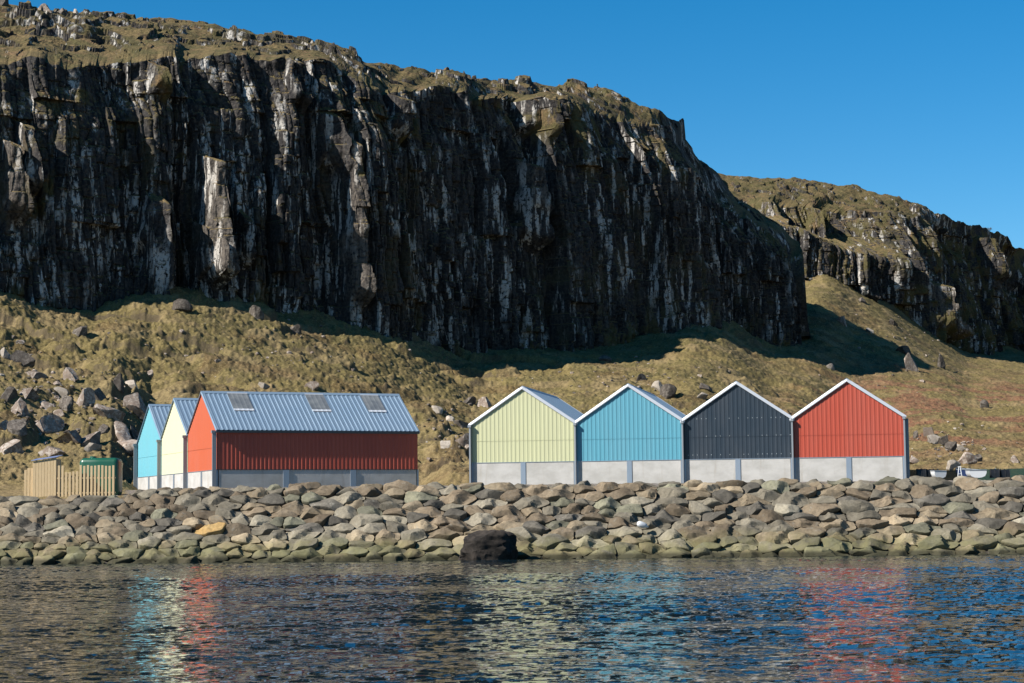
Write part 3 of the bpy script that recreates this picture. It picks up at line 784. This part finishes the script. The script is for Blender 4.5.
SEG = [(24, 'left of the timber bin store'), (55, 'below the tall timber bin store'), (85, "below the picket fence's left half"), (116, "below the picket fence's right half"), (139, 'between fence and light blue shed'),
       (165, 'below the light blue gable'), (190, 'below the cream gable'), (218, 'below the sunlit red gable'), (268, "below the long red wall's left end"), (318, 'below the middle skylight'), (368, 'below the right skylight'),
       (418, "below the long red wall's right end"), (445, "in the grassy gap's left half"), (471, "in the grassy gap's right half"), (524, "below the yellow shed's left half"), (578, "below the yellow shed's right half"),
       (631, "below the bright blue shed's left half"), (686, "below the bright blue shed's right half"), (740, "below the black shed's left half"), (795, "below the black shed's right half"),
       (850, "below the front facing red shed's left half"), (907, "below the front facing red shed's right half"), (945, 'below the left dinghy'), (985, 'below the right dinghy'), (1100, 'at the far right edge')]
ROWN = ['waterline course', 'second course up', 'third course up', 'fourth course up', 'fifth course up', 'sixth course up', 'seventh course up', 'eighth course up', 'third course from top', 'second course from top', 'top course', 'crest row']
def seg_of(x):
    for k, (b, t) in enumerate(SEG):
        if x < b: return k
    return len(SEG) - 1
ochre = min((s_ for s_ in single), key=lambda s_: (s_['px'][0] - 219) ** 2 + 3 * (s_['px'][1] - 527) ** 2); ochre['ochre'] = True
by = {}
for s_ in single: by.setdefault((s_['row'], seg_of(s_['px'][0]), s_['mat']), []).append(s_)
names = {2: ['left', 'right'], 3: ['leftmost', 'middle', 'rightmost'], 4: ['leftmost', 'second', 'third', 'rightmost'], 5: ['leftmost', 'second', 'middle', 'fourth', 'rightmost'], 6: ['leftmost', 'second', 'third', 'fourth', 'fifth', 'rightmost']}
for (r, sg, mt), L_ in by.items():
    L_.sort(key=lambda s_: s_['px'][0])
    for k, s_ in enumerate(L_):
        w_ = SM[mt][0]
        s_['label'] = f"{w_} stone, {ROWN[r]}, {SEG[sg][1]}" if len(L_) == 1 else f"{names[len(L_)][k]} {w_} stone, {ROWN[r]}, {SEG[sg][1]}"
rest = MB(); rest_m = []
for st in stones:
    V, F_ = stone_mesh(st, rnd)
    t2, nn_ = st['fr']
    if id(st) in sid:
        me = bpy.data.meshes.new('armour_stone'); me.from_pydata(V.tolist(), [], F_); me.update()
        me.polygons.foreach_set('use_smooth', np.ones(len(me.polygons), bool)); me.set_sharp_from_angle(angle=rad(22))
        o = link('armour_stone', me, M_ORANGE if st.get('ochre') else SM[st['mat']][1])
        R_ = Matrix(((1, 0, 0), (0, t2.y, nn_.y), (0, t2.z, nn_.z)))
        o.matrix_world = Matrix.Translation(st['p']) @ R_.to_4x4() @ Matrix.Rotation(rnd.gauss(0, .05), 4, 'Z') @ Matrix.Rotation(rnd.gauss(0, .10), 4, 'X') @ Matrix.Rotation(rnd.gauss(0, .07), 4, 'Y')
        tag(o, 'flat ochre slab, the only orange yellow stone, below the sunlit red gable' if st.get('ochre') else st['label'], 'stone', 'stones of the shore embankment')
    else:
        b = len(rest.v)
        for a in V:
            w_ = st['p'] + Vector((a[0], 0, 0)) + t2 * a[1] + nn_ * a[2]; rest.v.append(tuple(w_))
        rest.f += [tuple(b + i for i in f) for f in F_]; rest.mi += [st['mat']] * len(F_)
ro = rest.build('rubble_stones', [m for _, m in SM], None, smooth=rad(32)); tag(ro, kind='stuff')
print('stones', len(stones), 'in view', len(inview), 'single', len(single))

# ------------------------------------------------------------------ boulders
def boulder_mesh(name, sx, sy, sz, seed, cuts=9, sub=4, rough=.07, d0=.30):
    r_ = random.Random(seed); bm = bmesh.new(); bmesh.ops.create_icosphere(bm, subdivisions=sub, radius=1)
    V = np.array([v.co[:] for v in bm.verts])
    for _ in range(cuts):
        n = np.array([r_.gauss(0, 1), r_.gauss(0, 1), r_.gauss(0, .8)]); n /= np.linalg.norm(n); d = r_.uniform(d0, .66 + (d0 - .3) * .6)
        e = V @ n - d; V -= np.outer(np.maximum(e, 0), n)
    o = r_.uniform(0, 50)
    dn = fbm3(V[:, 0] * 1.7 + o, V[:, 1] * 1.7, V[:, 2] * 1.7 - o, 4, 520, .6) - .5
    V *= (1 + rough * 4 * dn)[:, None]; dn = fbm3(V[:, 0] * 6 + o, V[:, 1] * 6, V[:, 2] * 6 - o, 3, 530, .6) - .5; V *= (1 + rough * 1.6 * dn)[:, None]
    ext = V.max(0) - V.min(0); V = (V - (V.max(0) + V.min(0)) / 2) / ext * np.array([sx, sy, sz])
    for v, c in zip(bm.verts, V): v.co = c
    me = bpy.data.meshes.new(name); bm.to_mesh(me); bm.free()
    me.polygons.foreach_set('use_smooth', np.ones(len(me.polygons), bool)); me.set_sharp_from_angle(angle=rad(28))
    return me
BL = [ # px, py of the centre, width px, height px, material (0 weathered 1 dark 2 pale), label
 (20, 406, 19, 20, 0, 'upright pinkish boulder, leftmost tall one above the timber bin store'), (28, 393, 18, 11, 0, 'low weathered boulder on top of the leftmost tall one'),
 (43, 424, 36, 20, 0, 'largest broad pinkish boulder directly above the timber bin store'), (16, 426, 18, 15, 1, 'dark boulder touching the left side of the largest broad pinkish boulder'),
 (3, 425, 13, 12, 0, 'grey boulder cut by the left picture edge beside a dark boulder'), (68, 437, 30, 16, 0, 'long low boulder above the picket fence, right of the largest boulder'),
 (86, 439, 25, 18, 0, 'pointed boulder above the green tank with its right half in shade'), (66, 403, 15, 19, 1, 'dark leaning slab in the middle of the boulder field'),
 (83, 397, 21, 21, 0, 'tall pale topped boulder in the middle of the boulder field'), (95, 395, 17, 17, 1, 'dark boulder hugging the right of the tall pale topped boulder'),
 (108, 411, 28, 19, 0, 'wide grey boulder left of the biggest one beside the blue shed'), (136, 404, 26, 26, 0, 'big lichen spotted boulder above the light blue shed roof'),
 (121, 430, 22, 20, 0, 'sloping pinkish slab left of the light blue gable'), (134, 434, 14, 24, 1, 'dark upright slab against the light blue shed'),
 (126, 445, 28, 11, 0, 'flat low boulder at the foot of the sloping slab by the blue shed'), (118, 381, 12, 19, 1, 'narrow dark standing rock high above the light blue shed'),
 (130, 384, 13, 9, 2, 'small whitish rock just right of the narrow dark standing rock'), (70, 374, 15, 15, 0, 'brown block alone on the grass above the boulder field'),
 (35, 375, 22, 8, 0, 'flat boulder in the upper left of the boulder field'), (57, 390, 22, 6, 2, 'thin whitish slab lying at the top of the boulder field'),
 (10, 446, 26, 14, 0, 'low spread boulder at the left edge, level with the bin store roof'), (51, 452, 27, 10, 0, 'flat grey boulder just above the blue bin store roof'),
 (92, 447, 17, 8, 2, 'small pale stone on the grass above the green tank'), (59, 413, 12, 8, 0, 'small round stone wedged right of the largest broad boulder'),
 (8, 393, 16, 13, 1, 'dark boulder at the left edge in the upper boulder field'), (102, 428, 14, 9, 1, 'small dark rock between the pointed boulder and sloping slab'),
 (47, 405, 16, 9, 0, 'small weathered rock on the grass tuft behind the largest boulder'), (148, 372, 10, 7, 0, 'small brown rock above the cream shed on bare grass'),
 (20, 357, 26, 12, 1, 'dark outcrop block at the left edge under the cliff foot'), (4, 352, 12, 10, 2, 'pale block at the left edge under the cliff foot'),
 (79, 331, 15, 12, 1, 'single dark rock just below the left cliff foot'), (182, 305, 21, 13, 1, 'dark outcrop on the mound below the sunlit cliff pillar'),
 (251, 297, 13, 11, 2, 'square pale block perched on the mound right of the pillar'), (256, 312, 15, 14, 1, 'dark broken rock under the perched square pale block'),
 (295, 330, 14, 10, 1, 'dark rock on the slope right of the perched pale block'), (264, 385, 11, 8, 2, 'pale rock peeping over the long red shed roof'),
 (312, 385, 14, 8, 0, 'grey rock just above the middle of the long red roof'), (436, 409, 14, 6, 2, 'pale flat slab on the slope above the grassy gap'), (450, 419, 9, 8, 2, 'small pale rock below the flat slab in the grassy gap'),
 (446, 444, 12, 8, 2, 'whitish rock low in the grassy gap between both shed rows'), (464, 440, 18, 14, 0, 'grey boulder half behind the left corner of the yellow shed'), (462, 424, 16, 8, 1, 'dark rock above the yellow shed left corner'),
 (484, 402, 15, 11, 0, 'weathered boulder behind the yellow shed left roof slope'), (468, 400, 14, 8, 1, 'dark rock touching the weathered boulder behind the yellow roof'),
 (605, 358, 12, 7, 1, 'dark rock on the slope high above the blue shed ridge'), (642, 377, 10, 8, 1, 'dark small rock above the blue shed right roof slope'), (658, 386, 12, 12, 2, 'bright pale boulder above the valley of blue and black sheds'),
 (668, 391, 17, 16, 1, 'black shaded boulder right of the bright pale one behind the black shed'), (702, 396, 12, 8, 2, 'small pale rock left of the black shed ridge'), (706, 386, 13, 9, 1, 'dark rock close above the small pale rock near the black ridge'),
 (917, 459, 15, 8, 0, 'low brown rock right of the red shed wall'), (929, 431, 10, 10, 0, 'topmost rock of the diagonal row right of the red shed'), (936, 439, 15, 9, 2, 'second rock from the top of the diagonal row by the red shed'),
 (944, 441, 9, 11, 1, 'dark rock in the middle of the diagonal row'), (951, 446, 11, 11, 1, 'dark lower rock of the diagonal row, leaning right'), (960, 447, 12, 8, 2, 'lowest pale rock of the diagonal row'), (968, 458, 17, 13, 0, 'broad block below the lower end of the diagonal row'),
 (979, 458, 8, 9, 1, 'dark block against the right of the broad block'), (955, 464, 15, 9, 2, 'pale rock nearest the green net fence'), (1016, 459, 10, 8, 0, 'lone rounded rock near the right picture edge'),
 (984, 404, 9, 9, 1, 'lone black boulder on the green slope at right'), (917, 434, 7, 9, 1, 'small dark rock beside the red shed right eave'),
 (912, 362, 13, 22, 0, 'tall pale outcrop on the bracken slope below the far cliff'), (904, 350, 14, 9, 1, 'dark outcrop behind the tall pale outcrop'), (941, 360, 8, 17, 1, 'thin dark fin of rock right of the tall pale outcrop'), (842, 320, 9, 9, 0, 'rock on the far slope between the two cliffs'),
 (862, 300, 9, 6, 1, 'dark rock at the foot of the far cliff columns'), (893, 322, 10, 8, 1, 'dark rock below the far cliff on the grass ramp'), (870, 330, 8, 5, 2, 'small pale stone on the far grass ramp'), (830, 366, 9, 6, 2, 'small pale stone above the front facing red shed'),
]
bms = (M_BOULDER, M_BOULDER2, M_BOULDER3)
for k, (bx, by_, bw, bh, bmi, lb) in enumerate(BL):
    hit = ground_hit(bx, by_ + bh * .42)
    sc_ = hit[1] / F
    w_, h_ = bw * sc_, bh * sc_
    me = boulder_mesh('boulder', w_ * 1.08, w_ * rnd.uniform(.75, 1.0), h_ * 1.35 + .15 * w_, 900 + k, rough=.05)
    o = link('boulder', me, bms[bmi]); o.location = (hit[0], hit[1] + w_ * .2, hit[2] + h_ * .14); o.rotation_euler = (0, rnd.gauss(0, .12), rnd.uniform(-.3, .3))
    tag(o, lb, 'boulder', 'boulders on the hillside')
def sky_rock(px, py, wpx, hpx, Y, mat, label):
    p = pt(px, py, Y); sc_ = Y / F
    o = link('boulder', boulder_mesh('boulder', wpx * sc_, wpx * sc_, hpx * sc_ * 2.0, px), mat); o.location = p; tag(o, label, 'boulder', 'rocks on the skyline')
sky_rock(76, 15, 7, 6, Dmain(76) + 40, M_BOULDER3, 'bright white rock on the skyline at the upper left')
sky_rock(46, 12, 17, 8, Dmain(46) + 40, M_BOULDER, 'long brown block on the skyline left of the white rock')
sky_rock(62, 14, 13, 7, Dmain(62) + 40, M_BOULDER2, 'dark block on the skyline touching the white rock')
sky_rock(2, 4, 12, 9, Dmain(2) + 42, M_BOULDER2, 'dark brown block in the upper left picture corner')
# the dark boulder standing in the water
p = pt(490, 548, 111.4)
o = link('boulder', boulder_mesh('boulder', 3.5, 2.4, 2.6, 81, 26, 5, .085, .64), M_BLACKROCK); o.location = (p[0], p[1] + .3, .42); o.rotation_euler = (0, .05, .3)
tag(o, 'large black boulder standing in the water in front of the embankment', 'boulder')
# white float among the stones
p = pt(642, 527, 114.9)
fb = MB(); 
prof_ = [(.0, -.33), (.09, -.31), (.16, -.24), (.18, -.1), (.18, .12), (.14, .24), (.06, .30), (.055, .37), (.0, .38)]
for a in range(12):
    t0, t1 = 2 * math.pi * a / 12, 2 * math.pi * (a + 1) / 12
    for (r0, x0), (r1, x1) in zip(prof_, prof_[1:]):
        fb.face([q for i_, q in enumerate([(x0, r0 * math.cos(t0), r0 * math.sin(t0)), (x0, r0 * math.cos(t1), r0 * math.sin(t1)), (x1, r1 * math.cos(t1), r1 * math.sin(t1)), (x1, r1 * math.cos(t0), r1 * math.sin(t0))]) if not ((i_ == 1 and r0 == 0) or (i_ == 3 and r1 == 0))])
M_WHITE = paint('white_plastic', (.78, .80, .82), .3, .5, 0, .06)
o = fb.build('plastic_float', M_WHITE, None, smooth=rad(50)); o.location = p + np.array([0, -.25, .12]); o.rotation_euler = (.1, .35, .25)
tag(o, 'small white plastic float washed up between the lower stones', 'float')

# ------------------------------------------------------------------ timber bin store, picket fence, tank
kw = Nodes('new_timber', .75, .25); wv_ = kw.pos(); oi = kw.n('ShaderNodeObjectInfo')
wc = kw.mix(kw.ramp(kw.noise(kw.mapv(wv_, (14, 14, 1.2)), 1.5, 4), .3, .7), (.40, .295, .165), (.48, .365, .22))
wc = kw.mix(kw.ramp(oi.outputs['Random'], 0, 1, 0, .35), wc, (.36, .27, .155)); kw.color(wc); M_WOOD = kw.m
M_BLUES = paint('lavender_blue_sheet', (.25, .32, .56), .4, .5, .1)
M_GREEN = paint('green_plastic', (.008, .105, .058), .35, .5, 0, .08)
def zg(x, y): return float(H(x, y))
Yf = 121.6
xf = lambda px: pt(px, 478, Yf)[0]
zf = lambda px, py: pt(px, py, Yf)[2]
z0 = zg(xf(70), Yf) - .25
root = empty('picket_fence', (xf(58), Yf, z0), label='low new timber picket fence with a dip, right of the tall bin store', cat='fence')
for k in range(16):
    px_ = 59.0 + k * 3.62; dip = 2 <= k <= 5
    top = zf(px_, 465.5 + (6.3 if dip else 0)) - z0
    m = MB(); x = xf(px_) - xf(58); m.box(x - .068, x + .068, -.03, 0, .05, top + rnd.uniform(-.03, .03)); m.build('picket', M_WOOD, root, bevel=.006)
for zz in (.45, 1.35):
    m = MB(); m.box(xf(56.5) - xf(58), xf(115.5) - xf(58), .003, .05, zz, zz + .09); m.build('rail', M_WOOD, root)
for px_ in (72, 93, 113.5):
    m = MB(); x = xf(px_) - xf(58); m.box(x - .05, x + .05, .053, .153, 0, 1.55); m.build('post', M_WOOD, root)
root = empty('bin_store', (xf(33), Yf, z0), label='tall timber boarded bin store with a sloping lavender blue sheet roof', cat='bin store')
x0 = 0.; x1 = xf(56) - xf(33); dep = 1.2
for k in range(8):
    x = .09 + k * (x1 - .16) / 7
    m = MB(); m.box(x - .082, x + .082, -.03, 0, .03, zf(34, 461.5) - z0 + .20 * k / 7); m.build('board', M_WOOD, root, bevel=.006)
for k in range(7):
    y = .09 + k * .18
    m = MB(); m.box(-.03, 0, y - .082, y + .082, .03, zf(34, 461.5) - z0 - .03); m.build('board', M_WOOD, root, bevel=.006)
    m = MB(); m.box(x1, x1 + .03, y - .082, y + .082, .03, zf(34, 461.5) - z0 + .14); m.build('board', M_WOOD, root, bevel=.006)
m = MB(); za = zf(34, 461.5) - z0 + .03; m.prism([(-.10, -.12, za), (x1 + .10, -.12, za + .22), (x1 + .10, -.12, za + .26), (-.10, -.12, za + .04)], (0, 0, 0), (0, dep + .25, 0.14)); m.build('roof', M_BLUES, root)
for k in range(3):
    x = -.52 + k * .19
    m = MB(); m.box(x - .08, x + .08, .25, .28, .0, zf(28, 468) - z0 + (.0 if k else -.12)); m.build('board', M_WOOD, root, bevel=.006)
m = MB(); m.box(-.62, -.03, .283, .33, .5, .6); m.box(-.62, -.03, .283, .33, 1.2, 1.3); m.build('rail', M_WOOD, root)
def rounded_box(name, sx, sy, sz, r, seg, mat, parent, crown=0.):
    bm = bmesh.new(); bmesh.ops.create_cube(bm, size=1)
    for v in bm.verts: v.co = (v.co.x * sx, v.co.y * sy, (v.co.z + .5) * sz)
    bmesh.ops.bevel(bm, geom=list(bm.edges), offset=r, segments=seg, affect='EDGES', profile=.5)
    for v in bm.verts:
        if v.co.z > sz * .6: v.co.z += crown * (1 - (2 * v.co.x / sx) ** 2)
    me = bpy.data.meshes.new(name); bm.to_mesh(me); bm.free(); me.polygons.foreach_set('use_smooth', np.ones(len(me.polygons), bool)); me.set_sharp_from_angle(angle=rad(40))
    return link(name, me, mat, parent)
Yt = 124.2; xt = pt(101, 478, Yt)[0]
zt = zg(xt, Yt) - .05
root = empty('fuel_tank', (xt, Yt, zt), rad(-4), label='dark green rounded plastic fuel tank standing behind the picket fence', cat='tank')
rounded_box('body', 2.5, 1.3, pt(101, 458.5, Yt)[2] - zt, .30, 5, M_GREEN, root, .07)
m = MB()
for k in range(12): 
    a0, a1 = 2 * math.pi * k / 12, 2 * math.pi * (k + 1) / 12; 
    m.face([(0, 0, .09), (.2 * math.cos(a0), .2 * math.sin(a0), .08), (.2 * math.cos(a1), .2 * math.sin(a1), .08)]); m.face([(.2 * math.cos(a0), .2 * math.sin(a0), .08), (.22 * math.cos(a0), .22 * math.sin(a0), -.1), (.22 * math.cos(a1), .22 * math.sin(a1), -.1), (.2 * math.cos(a1), .2 * math.sin(a1), .08)])
lo = m.build('filler_cap', M_GREEN, root); lo.location = (-.5, 0, pt(101, 458.5, Yt)[2] - zt + .06)
m = MB(); m.box(1.252, 1.262, -.2, -.1, .30, .40); m.build('label_plate', M_WHITE, root)
m = MB(); m.box(-1.3, 1.3, -.7, .7, -.3, .06); m.build('base_slab', M_CONC, root)

# ------------------------------------------------------------------ boat park at the right
M_NET = paint('green_net', (.03, .085, .065), .8, .2); M_BLACKP = paint('black_plastic', (.012, .013, .016), .4, .4, 0, .05); M_NAVY = paint('navy_hull', (.02, .04, .13), .3, .5, 0, .05)
Yn = 131.0
xa, xb = pt(909, 472, Yn)[0], pt(1060, 472, Yn)[0]; zn = zg((xa + xb) / 2, Yn) - .1
root = empty('net_fence', (xa, Yn, zn), label='low dark green netting fence behind the dinghies at the right', cat='fence')
hN = pt(960, 469.3, Yn)[2] - zn; LN = xb - xa
m = MB(); k = 0
while k * .06 < LN:
    x = k * .06; m.box(x - .026, x + .026, -.012, .0, .03, hN - .02 + .04 * math.sin(x * 1.9)); k += 1
for zz in np.arange(.08, hN, .08): m.box(0, LN, .0005, .010, zz, zz + .03)
m.build('netting', M_NET, root)
k = 0
while k * 1.9 < LN:
    m = MB(); x = k * 1.9; m.tube((x, .05, 0), (x, .05, hN + .05), .035, 8); m.build('post', M_GALV, root); k += 1
def dinghy(px, Y, top_py, hull, lb, rz, wpx):
    x = pt(px, 470, Y)[0]; hz = .62; z = pt(px, top_py, Y)[2] - hz
    root = empty('dinghy', (x, Y, z), rz, label=lb, cat='dinghy', group='dinghies in the boat park')
    W = wpx * Y / F / 2; Ld = 3.1; m = MB(); secs = []
    for t in np.linspace(0, 1, 12):
        w_ = W * (1 - t ** 3.0) + .012; keel = .16 + .30 * t ** 3; sheer = hz + .16 * t * t
        secs.append([(w_ * a, Ld * t, keel + (sheer - keel) * b) for a, b in ((-1, 1), (-.97, .6), (-.80, .22), (-.42, .04), (0, 0), (.42, .04), (.80, .22), (.97, .6), (1, 1))])
    for a, b in zip(secs, secs[1:]):
        for i_ in range(8): m.face([a[i_], a[i_ + 1], b[i_ + 1], b[i_]])
    m.face(secs[0]); ho = m.build('hull', hull, root, smooth=rad(45))
    m = MB()
    for sgn in (0, 8):
        for a, b in zip(secs, secs[1:]): m.tube(a[sgn], b[sgn], .028, 6)
    m.tube(secs[0][0], secs[0][8], .028, 6); m.build('gunwale', M_PIPE, root)
    for yy in (.9, 1.9):
        m = MB(); m.box(-W * .85, W * .85, yy, yy + .22, hz - .16, hz - .12); m.build('thwart', M_WOOD, root)
    m = MB(); m.box(-.03, .03, .2, 2.6, .05, .17); m.build('keel', hull, root)
    return root
dinghy(940.5, 122.6, 470.8, M_WHITE, 'small white dinghy, left one of two, part hidden by crest stones', rad(16), 13)
dinghy(978, 122.2, 470.2, M_WHITE, 'white dinghy with its wide transom facing the water, right of the trolley', rad(0), 17)
dinghy(964.5, 123.4, 469.4, M_NAVY, 'dark navy dinghy between the two white ones', rad(-6), 13)
def creel(px, Y, top_py, wpx, lb, rz=0):
    x = pt(px, 470, Y)[0]; h_ = .55; z = pt(px, top_py, Y)[2] - h_ ; W = wpx * Y / F / 2
    root = empty('lobster_creel', (x, Y, z), rz, label=lb, cat='creel', group='black creels in the boat park')
    m = MB(); m.box(-W, W, -.25, .25, 0, .06); m.build('base', M_BLACKP, root)
    n = max(3, int(W / .22))
    for k in range(n):
        xx = -W + .03 + (2 * W - .06) * k / (n - 1); m = MB()
        prev = None
        for a in np.linspace(0, math.pi, 9):
            q = (xx, -.24 * math.cos(a), .06 + (h_ - .06) * min(1, 1.25 * math.sin(a)))
            if prev: m.tube(prev, q, .02, 6)
            prev = q
        m.build('hoop', M_BLACKP, root)
    m = MB(); prev = None; arc = [(-.232 * math.cos(a), .06 + (h_ - .075) * min(1, 1.25 * math.sin(a))) for a in np.linspace(0, math.pi, 9)]
    for (y0, z0_), (y1, z1_) in zip(arc, arc[1:]): m.face([(-W + .02, y0, z0_), (W - .02, y0, z0_), (W - .02, y1, z1_), (-W + .02, y1, z1_)])
    m.face([(-W + .02, y, z_) for y, z_ in arc]); m.face([(W - .02, y, z_) for y, z_ in arc]); m.build('net_cover', M_BLACKP, root)
creel(921, 123.0, 468.8, 9, 'black netted creel at the left, nearest the red shed'); creel(930, 123.2, 469.2, 8, 'black netted creel between the leftmost creel and a white dinghy', .1)
creel(994.5, 123.0, 469, 9, 'black netted creel just right of the wide white dinghy', -.08); creel(1004.5, 123.1, 469.4, 9.5, 'rightmost black netted creel', .05)
xx = pt(959.8, 470, 121.9)[0]; zz = zg(xx, 121.9)
root = empty('boat_trolley', (xx, 121.9, zz), label='white tubular boat trolley handle standing up as a narrow A', cat='trolley')
ht = pt(959.8, 466.8, 121.9)[2] - zz
for sx in (-1, 1):
    m = MB(); m.tube((sx * .16, 0, 0), (sx * .04, .03, ht), .028, 8); m.build('shaft', M_WHITE, root)
m = MB(); m.tube((-.10, .012, ht * .5), (.10, .012, ht * .5), .022, 8); m.build('crossbar', M_WHITE, root)
m = MB(); m.tube((-.10, .03, ht), (.10, .03, ht), .028, 8); m.build('handle', M_WHITE, root)

# ------------------------------------------------------------------ skyline post, bare shrub
Yp = Dmain(598) + 19.5; p = pt(598, 90, Yp)
m = MB(); m.tube((0, 0, -.6), (-.12, 0, .95), .10, 8); o = m.build('post', paint('weathered_post', (.06, .055, .05), .9)); o.location = p
tag(o, 'single dark leaning post on the cliff top skyline', 'post')
ks_ = Nodes('bare_twigs', .9, .1); ks_.color((.10, .075, .05))
p = pt(985, 233, 446); m = MB()
def twig(a, d, L_, r_, n):
    b = (a[0] + d[0] * L_, a[1] + d[1] * L_, a[2] + d[2] * L_); m.tube(a, b, r_, 4)
    if n:
        for _ in range(4):
            e = np.array(d) + np.array([rnd.gauss(0, .5), rnd.gauss(0, .5), rnd.gauss(.1, .3)]); e /= np.linalg.norm(e); twig(b, tuple(e), L_ * .7, r_ * .6, n - 1)
for k in range(6): twig((rnd.uniform(-1.2, 1.2), 0, -.8), tuple(np.array([rnd.gauss(0, .4), rnd.gauss(0, .4), 1.]) / 1.15), .9, .05, 3)
o = m.build('shrub', ks_.m); o.location = p; tag(o, 'small bare shrub on the far cliff top near the right edge', 'shrub')

# scree: small stones strewn over the slope, too many to count
scree = MB(); base_rocks = []
for k in range(8):
    me_ = boulder_mesh('scree', 1, .9, .75, 3000 + k, 7, 2, .06)
    base_rocks.append((np.array([v.co[:] for v in me_.vertices]), [tuple(p_.vertices) for p_ in me_.polygons])); bpy.data.meshes.remove(me_)
zones = [(70, 405, 75, 45, 150, .5), (20, 360, 40, 30, 30, .45), (330, 360, 140, 30, 60, .4), (445, 425, 30, 35, 60, .45), (640, 375, 90, 22, 70, .45), (950, 445, 45, 22, 60, .4), (900, 350, 60, 40, 50, .6), (230, 345, 160, 30, 60, .4), (540, 395, 60, 20, 30, .35)]
for (cx, cy, sx_, sy_, n_, sz_) in zones:
    for _ in range(n_):
        x_, y_ = rnd.gauss(cx, sx_ * .5), rnd.gauss(cy, sy_ * .5)
        if y_ > 462: continue
        h_ = ground_hit(x_, y_)
        if h_[1] > 430: continue
        V, F_ = rnd.choice(base_rocks); r_ = .85 * sz_ * math.exp(rnd.gauss(-.25, .45)); a_ = rnd.uniform(0, 6.28)
        b = len(scree.v); ca_, sa_ = math.cos(a_), math.sin(a_)
        scree.v += [(h_[0] + r_ * (v[0] * ca_ - v[1] * sa_), h_[1] + r_ * (v[0] * sa_ + v[1] * ca_), h_[2] + r_ * (v[2] * .9 + .12)) for v in V]
        m_ = rnd.choices((0, 1, 2), (5, 4, .5))[0]; scree.f += [tuple(b + i for i in f) for f in F_]; scree.mi += [m_] * len(F_)
o = scree.build('scree', bms); tag(o, kind='stuff')
